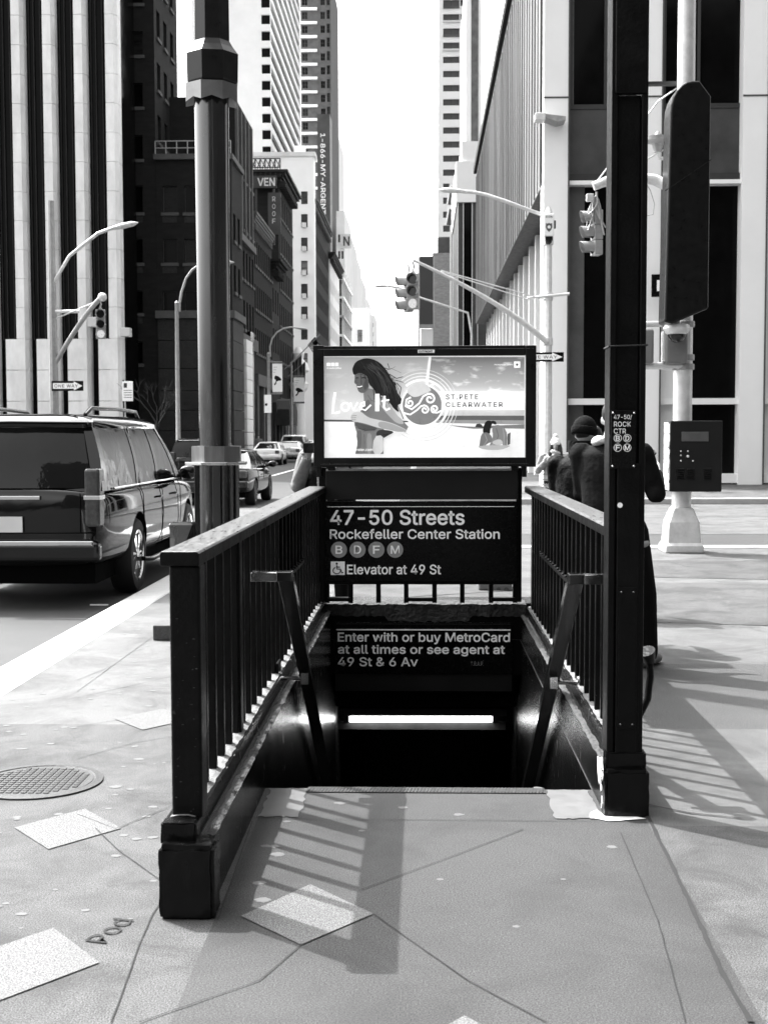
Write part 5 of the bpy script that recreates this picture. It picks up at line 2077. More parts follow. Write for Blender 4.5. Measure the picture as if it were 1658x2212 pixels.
# carved stone portal
p = atX(645, 900, -12.2)
t = thing('stone_portal', 'pale carved stone portal pier between the left shopfronts', 'portal', (-12.2, p.y, 0))
b = MB()
b.lathe([(.9, 0), (.9, 1), (.7, 1.2), (.62, 6), (.9, 6.3), (1.0, 6.8), (.8, 7), (.7, 7.8), (1.1, 8.1), (.9, 8.8), (.5, 9.2), (.6, 9.8), (.2, 10.4)], (-12.2, p.y), 12)
b.build('pier', pale, t, smooth=30)
t = thing('shop_canopy', 'dark arched shop canopy on the left pavement', 'awning', (-12.2, 112, 0))
b = MB()
b.prism([(112, 2.6), (112, 4.0), (113.5, 4.8), (115.5, 5.0), (117.5, 4.8), (119, 4.0), (119, 2.6)], 'x', -13, -11.6)
b.build('hood', stone_dark, t)
b = MB()
for y in (112.1, 118.9):
    b.cyl((-11.7, y, 0), (-11.7, y, 2.7), .06, n=8)
b.build('posts', grey_pole, t)

# right: traffic pole with control box, sign cabinet and dome camera
Yr = 17.7
pr = atY(1471, 1100, Yr)
t = thing('traffic_pole', 'pale traffic pole with a flared square base at the right edge', 'traffic pole', (pr.x, Yr, 0))
b = MB()
b.lathe([(.13, .5), (.115, 8.4)], (pr.x, Yr), 24)
b.build('shaft', galv, t, smooth=40)
b = MB()
def sqr(h, z):
    return [(pr.x - h, Yr - h, z), (pr.x + h, Yr - h, z), (pr.x + h, Yr + h, z), (pr.x - h, Yr + h, z)]
b.loft([sqr(.26, 0), sqr(.26, .1), sqr(.23, .14), sqr(.21, .42), sqr(.15, .58), sqr(.13, .62)])
b.build('base', galv, t, bevel=.02)
b = MB()
b.box(pr.x - .17, pr.x + .17, Yr - .225, Yr - .2, .13, .18)
b.build('base_strap', grey_pole, t)
b = MB()
b.cyl(atY(1340, 700, Yr - .1), (pr.x, Yr - .1, atY(1400, 700, Yr).z), .04, n=12)
b.cyl(atY(1340, 789, Yr - .1), (pr.x, Yr - .1, atY(1400, 791, Yr).z), .05, n=12)
b.build('cross_tube', galv, t, smooth=40)
b = MB()
b.tube([Vector((pr.x, Yr, atY(1471, 430, Yr).z))] + [atY(x, y, Yr + .5) for x, y in ((1437, 398), (1412, 387), (1390, 384), (1350, 384), (1310, 390), (1281, 402))], [.09, .08, .075, .07, .07, .065, .06], 12)
b.build('mast_arm', galv, t, smooth=60)
b = MB()
b.cyl(atY(1282, 400, Yr + .5), atY(1420, 218, Yr + .3), .012, n=6)
b.cyl(atY(1420, 218, Yr + .3), atY(1460, 190, Yr + .2), .012, n=6)
b.build('guy_wire', galv, t)
b = MB()
for y in (792, 772, 700):
    z = atY(1471, y, Yr).z
    b.lathe([(.155, z - .04), (.155, z + .04)], (pr.x, Yr), 16)
b.build('clamp', grey_pole, t, bevel=.01)
b = MB()
b.tube([atY(x, y, Yr + .45) for x, y in ((1394, 395), (1404, 410), (1413, 440), (1410, 462), (1398, 465), (1390, 455))], .006, 6)
b.build('cable_loop', grey_pole, t)
p = atY(1283, 454, Yr + .5)
s3 = signal('traffic signal seen from its side left of the black column', (p.x + .03, p.y, p.z), R(-78), .58, hang=.45, lit=5)
t = thing('cable_bundle', 'tangle of loose grey cables hanging beside the signal near the column', 'cables', (p.x, p.y, p.z))
b = MB()
for k in range(14):
    a = Vector((p.x + .02, p.y - .05, p.z + .2))
    e = Vector((p.x + random.uniform(-.14, .14), p.y - .12 + random.uniform(-.06, .06), p.z - random.uniform(.05, .42)))
    m_ = (a + e) / 2 + Vector((random.uniform(-.16, .16), random.uniform(-.06, .06), random.uniform(-.05, .1)))
    b.tube(curve(a, m_, e, 6), .011, 6)
b.build('cable', grey_pole, t, smooth=60)
b = MB()
b.box(p.x - .12, p.x - .02, p.y - .1, p.y, p.z + .12, p.z + .22)
b.build('junction_box', galv, t, bevel=.01)
# control box
p, q = atY(1446, 1062, Yr - .35), atY(1560, 908, Yr - .35)
t = thing('control_box', 'dark metal control box with louvres on the right traffic pole', 'utility box', ((p.x + q.x) / 2, Yr - .3, p.z))
b = MB()
b.box(p.x, q.x, Yr - .35, Yr + .05, p.z, q.z)
b.build('casing', panel_grey, t, bevel=.012)
b = MB()
b.box(p.x - .014, p.x - .001, Yr - .34, Yr + .04, p.z + .02, q.z - .02)
b.build('sunlit_side', mat('mottled_side_glare', .6, .6, var=.3, scale=8, chips=.25, chipv=.06, chipscale=12), t)  # pale mottled slab paints in sunlight and gloss on the left side
b = MB()
for cc in (1471, 1493, 1530):
    for k in range(6):
        u, v = atY(cc - 11, 1035 - k * 4.4, Yr - .355), atY(cc + 6, 1032.6 - k * 4.4, Yr - .355)
        b.prism([(Yr - .35, u.z), (Yr - .375, u.z), (Yr - .35, v.z)], 'x', u.x, v.x)
b.build('louvres', panel_grey, t)
b = MB()
u, v = atY(1471, 953, Yr - .355), atY(1530, 932, Yr - .355)
b.box(u.x, v.x, Yr - .365, Yr - .35, u.z, v.z)
b.build('name_plate', mat('plate_edge', .12, .4, metal=.6), t, bevel=.006)
b = MB()
for x, y in ((1470, 974), (1485, 974), (1470, 983), (1485, 985), (1470, 995), (1496, 995)):
    u = atY(x, y, Yr - .36)
    b.sph(u, .012 if (x, y) != (1485, 985) else .02, 5)
b.build('knobs', galv, t)
# walk signals
for x0, x1, lab in ((1366, 1410, 'grey back of a pedestrian signal beside the black column'), (1433, 1483, 'grey back of a pedestrian signal under the dome camera')):
    p, q = atY(x0, 786, Yr - .15), atY(x1, 710, Yr - .15)
    t = thing('pedestrian_signal', lab, 'pedestrian signal', ((p.x + q.x) / 2, Yr - .1, p.z), 'pedestrian signals on the right pole')
    b = MB()
    b.box(p.x, q.x, Yr - .25, Yr - .02, p.z, q.z)
    b.build('casing', mat('signal_case', .16, .45, var=.1), t, bevel=.04, seg=4)
    b = MB()
    b.cyl(((p.x + q.x) / 2, Yr - .1, p.z - .08), ((p.x + q.x) / 2, Yr - .1, p.z + .02), .03, n=10)
    b.build('mount', grey_pole, t)
    b = MB()
    b.box(p.x - .02, p.x + .004, Yr - .22, Yr - .04, p.z + .04, q.z - .03)
    b.build('side_flange', galv, t)
# dark sign cabinet above
p, q = atY(1434, 694, Yr - .7), atY(1536, 172, Yr - .7)
t = thing('dark_sign_cabinet', 'large dark rounded cabinet on the right pole above the dome camera', 'cabinet', ((p.x + q.x) / 2, Yr - .6, p.z))
b = MB()
W, H = q.x - p.x, q.z - p.z
pts = [(p.x, p.z), (p.x + .1, p.z - .03), (q.x, p.z + .17), (q.x, q.z - .2), (q.x - .15, q.z)]
pts += [(p.x + .05 + .28 - .28 * math.sin(R(a)), q.z - .4 + .4 * math.cos(R(a))) for a in (0, 15, 30, 45, 60, 75, 90)]
b.prism(pts, 'y', Yr - .7, Yr - .25)
b.build('casing', frame_black, t, bevel=.03, seg=3)
b = MB()
u, v = atY(1436, 412, Yr - .7), atY(1536, 344, Yr - .7)
b.prism([(u.x, u.z), (v.x, v.z), (v.x, v.z + .012), (u.x, u.z + .012)], 'y', Yr - .703, Yr - .695)
b.build('seam', void_m, t)
b = MB()
b.box(pr.x - .1, pr.x + .1, Yr - .25, Yr + .1, p.z + 1, p.z + 1.2)
b.build('bracket', grey_pole, t)
p = atY(1461, 712, Yr - .45)
t = thing('dome_camera', 'dome security camera hanging under the dark cabinet', 'camera', (p.x, p.y, p.z))
b = MB()
b.lathe([(.16, p.z + .07), (.18, p.z + .02), (.15, p.z - .04), (.12, p.z - .06)], (p.x, p.y), 24)
b.cyl((p.x, p.y, p.z + .06), (p.x, p.y, p.z + .16), .05, n=12)
b.build('housing', galv, t, smooth=40)
b = MB()
b.sph((p.x, p.y, p.z - .06), (.12, .12, .11), 10)
b.build('dome', lens_m, t, smooth=60)
# antenna and small wall sign
p = atY(1420, 296, Yr + .3)
t = thing('round_antenna', 'small saucer shaped antenna left of the dark cabinet', 'antenna', (p.x, p.y, p.z))
b = MB()
b.lathe([(.02, p.z + .08), (.05, p.z + .03), (.185, p.z + .0), (.18, p.z - .05), (.08, p.z - .09), (.05, p.z - .2)], (p.x, p.y), 20)
b.build('saucer', grey_pole, t, smooth=40)
b = MB()
b.tube([(p.x, p.y, p.z - .18), (p.x + .03, p.y, p.z - .28), (p.x + .2, p.y, p.z - .3), (pr.x, Yr, p.z - .3)], .03, 8)
b.cyl((p.x - .25, p.y, p.z - .35), (p.x + .3, p.y, p.z - .05), .012, n=6)
b.build('bracket', galv, t)
b = MB()
u, v = atY(1380, 184, Yr + .2), atY(1480, 176, Yr + .2)
b.box(u.x, v.x, Yr + .15, Yr + .25, u.z, v.z)
b.build('bar', dark_frame, t)
p, q = atY(1406, 641, Yt + 1.5), atY(1472, 592, Yt + 1.5)
t = thing('hanging_sign', 'black square sign with a white panel lettered C behind the dark cabinet', 'sign', (p.x, Yt + 1.5, p.z))
b = MB()
b.box(p.x, q.x, Yt + 1.42, Yt + 1.5, p.z, q.z)
b.build('board', sign_black, t)
b = MB()
u, v = atY(1418, 628, Yt + 1.42), atY(1460, 604, Yt + 1.42)
b.box(u.x, v.x, Yt + 1.41, Yt + 1.42, u.z, v.z)
b.build('panel', sign_white, t)
lettering('CO', (u.x + .2, Yt + 1.409, u.z + .07), (1, 0, 0), (0, 0, 1), .38, .22, sign_black, t, bold=.01)
b = MB()
b.box(q.x - .3, q.x, Yt + 1.5, Yt + 2.1, p.z + .3, p.z + .4)
b.build('bracket', dark_frame, t)
# stickered box glimpsed under the station sign
p, q = atY(1033, 1310, 13.2), atY(1106, 1245, 13.2)
t = thing('street_box', 'grey box with cartoonish letters glimpsed under the station sign', 'newspaper box', ((p.x + q.x) / 2, 13.3, 0))
b = MB()
b.box(p.x, q.x, 13.2, 13.6, 0, q.z)
b.build('casing', mat('box_grey', .12, .5, var=.1), t, bevel=.02)
b = MB()
u, v = atY(1065, 1292, 13.19), atY(1105, 1264, 13.19)
b.box(u.x, v.x, 13.19, 13.2, u.z, v.z)
b.build('sticker', stone_mid, t)
lettering('& S', (u.x + .03, 13.188, u.z + .03), (1, 0, 0), (0, 0, 1), v.x - u.x - .06, v.z - u.z - .05, spandrel, t, bold=.05)
# bare street tree by the bank
p = atY(338, 930, 56)
t = thing('bare_tree', 'small bare street tree before the brick bank building', 'tree', (p.x, 56, 0))
tr = MB()
tb = mat('tree_bark', .02, .9)
def limb(b, p, d, L, r, lvl):
    e = p + d * L
    b.tube([p, p.lerp(e, .5) + Vector((random.uniform(-.05, .05), random.uniform(-.05, .05), 0)) * L, e], [r, r * .8, r * .6], 6)
    if lvl:
        for k in range(3 if lvl > 1 else 4):
            nd = (d + Vector((random.uniform(-.8, .8), random.uniform(-.8, .8), random.uniform(-.1, .6)))).normalized()
            limb(b, p.lerp(e, random.uniform(.6, 1)), nd, L * random.uniform(.5, .75), r * .55, lvl - 1)
tr.tube([(p.x, 56, 0), (p.x + .03, 56, 1.2), (p.x, 56, 2.2)], [.09, .07, .06], 8)
tr.build('trunk', tb, t)
tr = MB()
for k in range(5):
    limb(tr, Vector((p.x, 56, 1.6 + k * .15)), Vector((random.uniform(-.7, .7), random.uniform(-.7, .7), 1)).normalized(), 1.2, .035, 3)
tr.build('crown', tb, t)

# ------------------------------------------------------------------ cars
car_black = mat('black_car_paint', 0.003, 0.06, var=0.1, scale=2, coat=.35, rvar=.02, bump=.08, bscale=1.3, bdist=.06, spec=.35)
car_white = mat('white_car_paint', 0.72, 0.25, var=0.04, coat=.6)
car_silver = mat('silver_car_paint', 0.4, 0.3, metal=.6, var=.05, coat=.6)
car_glass = mat('car_glass', 0.006, 0.03, var=.3, scale=1, rvar=.01, bump=.12, bscale=2.6, bdist=.06, spec=.35)
lamp_dark = mat('tail_lamp', 0.05, 0.12, var=.4, scale=15, rvar=.05)
under_m = mat('under_body', 0.004, 0.9, spec=.05)


def patch(b, q, nu, nv, bow):
    q = [Vector(v) for v in q]
    rows_ = []
    for j in range(nv + 1):
        t = j / nv
        a, c = q[0].lerp(q[3], t), q[1].lerp(q[2], t)
        rows_.append([b.bm.verts.new(a.lerp(c, i / nu) + bow(i / nu, t)) for i in range(nu + 1)])
    for j in range(nv):
        for i in range(nu):
            b.f([rows_[j][i], rows_[j][i + 1], rows_[j + 1][i + 1], rows_[j + 1][i]])


def make_car(name, label, paint, sp, group=None, detail=False, plate=True):
    t = thing(name, label, 'car', (0, 0, 0), group)
    st = sp['st']
    rings = []
    for (y, hw, zb, zs) in st:
        half = [(0, zb), (hw * .86, zb), (hw * .97, zb + .09), (hw, zb + (zs - zb) * .5), (hw * .985, zs - .11), (hw * .93, zs), (hw * .5, zs + .03), (0, zs + .035)]
        rings.append([(x, y, z) for x, z in half] + [(-x, y, z) for x, z in half[-2:0:-1]])
    b = MB()
    b.loft(rings)
    body = b.build('body', paint, sub=2)
    wr = sp['wr']
    ar = wr * 1.16
    cut = MB()
    for y in sp['ax']:
        for s in (-1, 1):
            cut.cyl((s * (sp['hw'] - .34), y, wr), (s * (sp['hw'] + .3), y, wr), ar, n=40)
    co = cut.build('cutter', under_m)
    md = body.modifiers.new('B', 'BOOLEAN')
    md.object = co
    md.solver = 'EXACT'
    dg = bpy.context.evaluated_depsgraph_get()
    me = bpy.data.meshes.new_from_object(body.evaluated_get(dg))
    bpy.data.objects.remove(co)
    body.modifiers.clear()
    body.data = me
    me.materials.clear()
    me.materials.append(paint)
    me.materials.append(under_m)
    for p in me.polygons:
        d = min(math.hypot(p.center.y - y, p.center.z - wr) for y in sp['ax'])
        inside = abs(p.center.x) < sp['hw'] - .02 and d < ar + .004 and abs(p.center.x) > sp['hw'] - .36
        p.material_index = 1 if inside and (abs(p.normal.x) < .7 or d < ar - .01) else 0
    me.shade_smooth()
    me.set_sharp_from_angle(angle=R(38))
    attach(body, t)
    # cabin
    zb, zt, hb, ht = sp['belt'], sp['top'], sp['hb'], sp['ht']
    b = MB()
    ed = sp['edges']           # (y at belt, y at top, kind of the panel that follows)
    for s in (-1, 1):
        for (y0, t0, k), (y1, t1, _) in zip(ed[:-1], ed[1:]):
            q = [(s * hb, y0, zb), (s * hb, y1, zb), (s * ht, t1, zt), (s * ht, t0, zt)]
            if k == 'g':
                n = Vector((s, 0, (hb - ht) / (zt - zb))).normalized() * -.006
                w_ = MB()
                patch(w_, [Vector(v) + n for v in q], 6, 6, lambda u, v, s=s: Vector((s * .03 * math.sin(math.pi * v), 0, 0)))
                w_.build('side_window', car_glass, t, smooth=60)
            else:
                patch(b, q, 1, 6, lambda u, v, s=s: Vector((s * .03 * math.sin(math.pi * v), 0, 0)))
    yb0, yt0 = ed[0][0], ed[0][1]
    yb1, yt1 = ed[-1][0], ed[-1][1]
    f_ = .09
    for (yb, yt, nm) in ((yb0, yt0, 'rear_window'), (yb1, yt1, 'windscreen')):
        for s in (-1, 1):
            patch(b, [(s * hb, yb, zb), (s * (hb - f_), yb, zb), (s * (ht - f_), yt, zt), (s * ht, yt, zt)], 1, 6, lambda u, v, s=s: Vector((s * .03 * math.sin(math.pi * v) * (1 - u), 0, 0)))
        w_ = MB()
        k0 = sp.get('rw', 0) if nm == 'rear_window' else 0
        if k0:
            y_, x_ = yb + (yt - yb) * k0, (hb - f_) + (ht - hb) * k0
            b.quad([(-(hb - f_), yb, zb), (hb - f_, yb, zb), (x_, y_, zb + (zt - zb) * k0), (-x_, y_, zb + (zt - zb) * k0)])
            patch(w_, [(-x_, y_, zb + (zt - zb) * k0), (x_, y_, zb + (zt - zb) * k0), (ht - f_, yt, zt), (-(ht - f_), yt, zt)], 8, 6, lambda u, v: Vector((0, -.05 * math.sin(math.pi * u) - .03 * math.sin(math.pi * v), 0)))
        else:
            w_.quad([(-(hb - f_), yb, zb), (hb - f_, yb, zb), (ht - f_, yt, zt), (-(ht - f_), yt, zt)])
        w_.build(nm, car_glass, t, smooth=60)
    # roof
    def plan(h, ya, yb, z, r=.22, zc=0):
        out = []
        for (sx, cy, a0) in ((1, ya + r, -90), (1, yb - r, 0), (-1, yb - r, 90), (-1, ya + r, 180)):
            for k in range(5):
                a = R(a0 + 90 * k / 4)
                out.append((sx * (h - r) + r * math.cos(a), cy + r * math.sin(a), z))
        return out
    e = sp['roof']
    b.loft([plan(ht + .01, yt0 - .02, yt1 + .03, zt - .01, .1), plan(ht + .005, yt0 - .03, yt1 + .02, zt + e * .35, .12), plan(ht - .06, yt0 + .02, yt1 - .08, zt + e * .75, .2), plan(ht - .22, yt0 + .25, yt1 - .3, zt + e, .3)])
    b.build('cabin', paint, t, smooth=50)
    # wheels
    for y in sp['ax']:
        for s in (-1, 1):
            w_ = MB()
            xo, xi = s * (sp['hw'] - .015), s * (sp['hw'] - .27)
            prof = [(wr * .66, xo - s * .02), (wr * .72, xo), (wr * .93, xo - s * .004), (wr, xo - s * .05), (wr, xi + s * .05), (wr * .93, xi), (wr * .6, xi)]
            w_.loft([[(x, y + r * math.cos(a), wr + r * math.sin(a)) for a in [2 * math.pi * k / 40 for k in range(40)]] for r, x in prof], cap=True)
            ty = w_.build('wheel', rubber, t, smooth=40)
            w_ = MB()
            xs = xo - s * .025
            ring = [(wr * .68, xs), (wr * .68, xs + s * .018), (wr * .60, xs + s * .012), (wr * .58, xs - s * .05)]
            w_.loft([[(x, y + r * math.cos(a), wr + r * math.sin(a)) for a in [2 * math.pi * k / 40 for k in range(40)]] for r, x in ring], cap=False)
            for k in range(6):
                for d in ((-.09, .09),) if not detail else ((-.2, -.07), (.07, .2)):
                    a0, a1 = 2 * math.pi * k / 6 + d[0], 2 * math.pi * k / 6 + d[1]
                    pts = [(wr * .12, a0 * 2.2 - 2 * math.pi * k / 6 * 1.2), (wr * .61, a0), (wr * .61, a1), (wr * .12, a1 * 2.2 - 2 * math.pi * k / 6 * 1.2)]
                    w_.prism([(y + r * math.cos(a), wr + r * math.sin(a)) for r, a in pts], 'x', xs - s * .03, xs + s * .008)
            w_.cyl((xs - s * .03, y, wr), (xs + s * .016, y, wr), wr * .16, n=20)
            rim = w_.build('rim', chrome if detail else steel, None, smooth=30)
            rim.parent = ty
    # lamps, bumper, plate, mirrors, handles
    yr, zl = st[0][0], sp['lamp']
    for s in (-1, 1):
        w_ = MB()
        x0, x1 = sp['lx']
        w_.box(min(s * x0, s * x1), max(s * x0, s * x1), yr - .03, yr + .2, zl[0], zl[1])
        w_.build('tail_light', lamp_dark, t, bevel=.03, seg=3)
        if detail:
            w_ = MB()
            w_.box(min(s * x0, s * x1) - .004, max(s * x0, s * x1) + .004, yr - .036, yr + .2, (zl[0] + zl[1]) / 2 - .02, (zl[0] + zl[1]) / 2 + .02)
            w_.build('chrome_bar', chrome, t, bevel=.004)
        w_ = MB()
        my = ed[-1][0] - .25
        w_.sph((s * (hb + .16), my, zb + .08), (.12, .07, .09), 8)
        w_.tube([(s * (hb - .03), my, zb + .02), (s * (hb + .1), my, zb + .05)], .03, 6)
        w_.build('wing_mirror', paint, t, smooth=60)
        for y in sp['doors']:
            w_ = MB()
            w_.tube([(s * (sp['hw'] - .03), y - .1, zb - .16), (s * (sp['hw'] + .015), y - .08, zb - .16), (s * (sp['hw'] + .015), y + .08, zb - .16), (s * (sp['hw'] - .03), y + .1, zb - .16)], .014, 6)
            w_.build('door_handle', paint, t, smooth=60)
        for y in sp['seams']:
            w_ = MB()
            zlo = .42
            w_.tube([(s * (sp['hw'] * .972), y, zlo), (s * (sp['hw'] + .0015), y, (zlo + zb) / 2 + .0), (s * (sp['hw'] * .992), y, zb - .1), (s * (sp['hw'] * .95), y, zb)], .005, 4)
            w_.build('door_seam', under_m, t)
    w_ = MB()
    w_.box(-sp['hw'] * .93, sp['hw'] * .93, yr - .07, yr + .1, .46, .66)
    w_.build('bumper', paint, t, bevel=.05, seg=3)
    if plate:
        w_ = MB()
        w_.box(-.16, .16, yr - .04, yr - .02, zl[0] - .05, zl[0] + .1)
        w_.build('number_plate', white_dirty, t)
    w_ = MB()
    w_.box(-sp['hw'] * .8, sp['hw'] * .8, st[0][0] + .3, st[-1][0] - .3, .22, .42)
    w_.build('underbody', under_m, t)
    return t


SUV = dict(st=[(-2.96, .70, .52, 1.10), (-2.92, .90, .44, 1.14), (-2.80, .975, .38, 1.16), (-2.2, 1.01, .36, 1.165), (-1.5, 1.015, .35, 1.165), (0, 1.015, .34, 1.16), (1.3, 1.0, .34, 1.15), (2.2, .97, .36, 1.10), (2.6, .88, .42, 1.02), (2.68, .75, .48, .95)],
           wr=.40, ax=(-1.45, 1.72), hw=1.012, belt=1.14, top=1.76, hb=.955, ht=.80, roof=.13, rw=.05,
           edges=[(-2.90, -2.68, 'p'), (-2.70, -2.52, 'g'), (-1.32, -1.24, 'p'), (-1.16, -1.12, 'g'), (-.22, -.22, 'p'), (-.06, -.12, 'g'), (.98, .36, 'p'), (1.25, .46, 'p')],
           lamp=(.80, 1.36), lx=(.79, .945), doors=(-.35, .62), seams=(-1.22, -.14, 1.0))
suv = make_car('black_suv', 'large glossy black SUV waiting at the kerb on the left', car_black, SUV, detail=True)
for s in (-1, 1):
    w_ = MB()
    w_.tube([(s * .66, -2.4, 1.88), (s * .67, -2.2, 1.95), (s * .67, -1.0, 1.965), (s * .67, -.1, 1.95), (s * .66, .1, 1.88)], .022, 8)
    w_.build('roof_rail', steel, suv, smooth=60)
for s in (-1, 1):
    w_ = MB()
    w_.tube([(s * 1.0, -1.25, .34), (s * 1.06, -1.15, .33), (s * 1.06, 1.2, .33), (s * 1.0, 1.3, .34)], .05, 8, ell=.5)
    w_.build('running_board', steel, suv, smooth=60)
    w_ = MB()
    w_.tube([(s * .962, -2.44, 1.15), (s * .962, 1.0, 1.15)], .012, 6)
    w_.tube([(s * .962, -1.18, 1.15), (s * .806, -1.13, 1.76)], .011, 6)
    w_.tube([(s * .806, -1.13, 1.765), (s * .806, .36, 1.765), (s * .90, .75, 1.45), (s * .962, 1.0, 1.15)], .011, 6)
    w_.build('window_trim', chrome, suv, smooth=60)
w_ = MB()
w_.box(-.88, .88, -3.03, -2.99, .62, .67)
w_.build('bumper_strip', chrome, suv, bevel=.01)
w_ = MB()
w_.tube([(-.78, -2.76, 1.80), (0, -2.82, 1.81), (.78, -2.76, 1.80)], .04, 8, ell=.5)
w_.build('rear_spoiler', car_black, suv, smooth=60)
pw = atZ(289, 1278, -.15)
w_ = MB()
w_.tube([(.05, -2.86, 1.17), (.1, -2.83, 1.3), (.55, -2.80, 1.33)], .012, 6)
w_.build('wiper', rubber, suv, smooth=60)
w_ = MB()
w_.box(-.34, .34, -2.985, -2.95, 1.06, 1.10)
w_.build('tailgate_strip', chrome, suv, bevel=.008)
w_ = MB()
w_.tube([(-.88, -2.955, .74), (.88, -2.955, .74)], .006, 6)
w_.tube([(-.74, -2.955, .74), (-.74, -2.95, 1.12)], .006, 6)
w_.tube([(.74, -2.955, .74), (.74, -2.95, 1.12)], .006, 6)
w_.build('tailgate_seam', under_m, suv)
suv.scale = (1, 1, 1.055)
suv.location = (pw.x - .93, pw.y + 1.45, -.15)

SED = dict(st=[(-2.38, .70, .42, .90), (-2.34, .82, .36, .98), (-2.1, .88, .30, 1.0), (-1.3, .91, .26, .97), (0, .915, .25, .95), (1.2, .90, .26, .93), (1.9, .86, .28, .84), (2.3, .74, .34, .72), (2.38, .6, .4, .66)],
           wr=.335, ax=(-1.38, 1.40), hw=.905, belt=.93, top=1.36, hb=.84, ht=.62, roof=.08,
           edges=[(-1.95, -1.05, 'p'), (-1.75, -1.0, 'g'), (-1.15, -.9, 'p'), (-1.05, -.82, 'g'), (-.1, -.12, 'p'), (.0, -.06, 'g'), (1.0, .28, 'p'), (1.2, .36, 'p')],
           lamp=(.72, .92), lx=(.55, .80), doors=(-.35, .6), seams=(-1.0, -.04, 1.0))
dk = make_car('dark_sedan', 'dark sedan crossing the avenue just right of the silver post', car_black, SED)
p = atZ(553, 1091, -.15)
dk.location = (p.x - .86, p.y + 1.38, -.15)
dk.rotation_euler = (0, 0, R(-1))
cars = make_car('parked_car', 'white parked car nearest in the row by the left kerb', car_white, SED, 'cars along the left kerb')
p = atZ(585, 1003, -.15)
cars.location = (p.x, 80, -.15)
sv = make_car('parked_car', 'silver parked car behind the nearest white one', car_silver, SED, 'cars along the left kerb')
sv.location = (atY(629, 990, 89).x, 89, -.15)
WSUV = dict(SUV)
wsv = make_car('parked_suv', 'white parked SUV taller than the cars before it', car_white, WSUV, 'cars along the left kerb')
wsv.location = (atY(640, 980, 101).x, 101, -.15)
for x, Y, src, lab in ((664, 111, cars, 'white car partly hidden by the advertising panel edge'), (674, 120, sv, 'furthest silver car in the row at the panel edge')):
    c = copy_tree(src, lab, (atY(x, 980, Y).x, Y, -.15))
bl = make_car('black_car', 'black car crossing behind the silver post collar', car_black, SUV)
bl.location = (atY(450, 990, 47).x, 47, -.15)
bl.scale = (.92, .92, .9)

# ------------------------------------------------------------------ people
from mathutils.kdtree import KDTree
cloth_black = mat('black_cloth', .003, .8, var=.4, scale=14, bump=.8, bscale=8, bdist=.06, spec=.15)
cloth_char = mat('charcoal_suede', .0055, .9, var=.6, scale=6, bump=.6, bscale=7, bdist=.04, spec=.1)
cloth_grey = mat('grey_cloth', .16, .85, var=.3, scale=14, bump=.4, bscale=24, bdist=.015, spec=.15)
cloth_puff = mat('puffer_cloth', .22, .6, var=.3, scale=10, bump=.6, bscale=9, bdist=.04)
denim = mat('dark_trousers', .005, .9, var=.4, scale=14, bump=.3, bscale=20, bdist=.015, spec=.1)
skin = mat('skin', .38, .55, var=.1, scale=14)
shoe_m = mat('shoe', .02, .6)
hair_m = mat('dark_hair', .012, .5, var=.5, scale=20, stretch=(4, 4, .5))
fleece = mat('fleece', .38, .95, var=.25, scale=40, bump=.8, bscale=60, bdist=.02)
wool_white = mat('white_wool', .8, .95, var=.08, scale=30, bump=.7, bscale=60, bdist=.01)
wool_black = mat('black_wool', .005, .95, var=.3, scale=30, bump=.6, bscale=90, bdist=.008, spec=.1)


def figure_mesh(prims, mats, voxel, name, parent):
    b = MB()
    pts = []
    for p in prims:
        n0 = len(b.bm.verts)
        if p[0] == 'cap':
            P, rr = [Vector(q) for q in p[1]], p[2]
            rr = rr if isinstance(rr, (list, tuple)) else [rr] * len(P)
            b.tube(P, list(rr), 12)
            b.sph(P[0], rr[0] * .99, 6)
            b.sph(P[-1], rr[-1] * .99, 6)
            for q in range(1, len(P) - 1):
                b.sph(P[q], rr[q] * .995, 6)
        elif p[0] == 'ell':
            b.sph(p[1], p[2], 9)
        else:
            b.loft([[(cx + rx * math.cos(a), cy + ry * math.sin(a), z) for a in [2 * math.pi * k / 28 for k in range(28)]] for cx, cy, z, rx, ry in p[1]])
        b.bm.verts.ensure_lookup_table()
        for v in b.bm.verts[n0:]:
            pts.append((v.co.copy(), p[3] if p[0] != 'loft' else p[2]))
        if p[0] == 'loft':
            for (a, c) in zip(p[1][:-1], p[1][1:]):
                for k in range(28):
                    an = 2 * math.pi * k / 28
                    pts.append((Vector(((a[0] + c[0]) / 2 + (a[3] + c[3]) / 2 * math.cos(an), (a[1] + c[1]) / 2 + (a[4] + c[4]) / 2 * math.sin(an), (a[2] + c[2]) / 2)), p[2]))
        elif p[0] == 'cap':
            for q in range(len(P) - 1):
                for s in range(1, 8):
                    t = s / 8
                    c = P[q].lerp(P[q + 1], t)
                    r = rr[q] + (rr[q + 1] - rr[q]) * t
                    for k in range(8):
                        an = 2 * math.pi * k / 8
                        pts.append((c + Vector((r * math.cos(an), r * math.sin(an), 0)), p[3]))
    o = b.build('tmp', mats)
    m = o.modifiers.new('r', 'REMESH')
    m.mode = 'VOXEL'
    m.voxel_size = voxel
    m.use_smooth_shade = True
    s = o.modifiers.new('s', 'SMOOTH')
    s.factor = .5
    s.iterations = 4
    dg = bpy.context.evaluated_depsgraph_get()
    me = bpy.data.meshes.new_from_object(o.evaluated_get(dg))
    bpy.data.objects.remove(o)
    kd = KDTree(len(pts))
    for i, (c, mi) in enumerate(pts):
        kd.insert(c, i)
    kd.balance()
    me.materials.clear()
    for x in mats:
        me.materials.append(x)
    for p in me.polygons:
        p.material_index = pts[kd.find(p.center)[1]][1]
    me.shade_smooth()
    me.name = name
    r = bpy.data.objects.new(name, me)
    COL.objects.link(r)
    attach(r, parent)
    return r


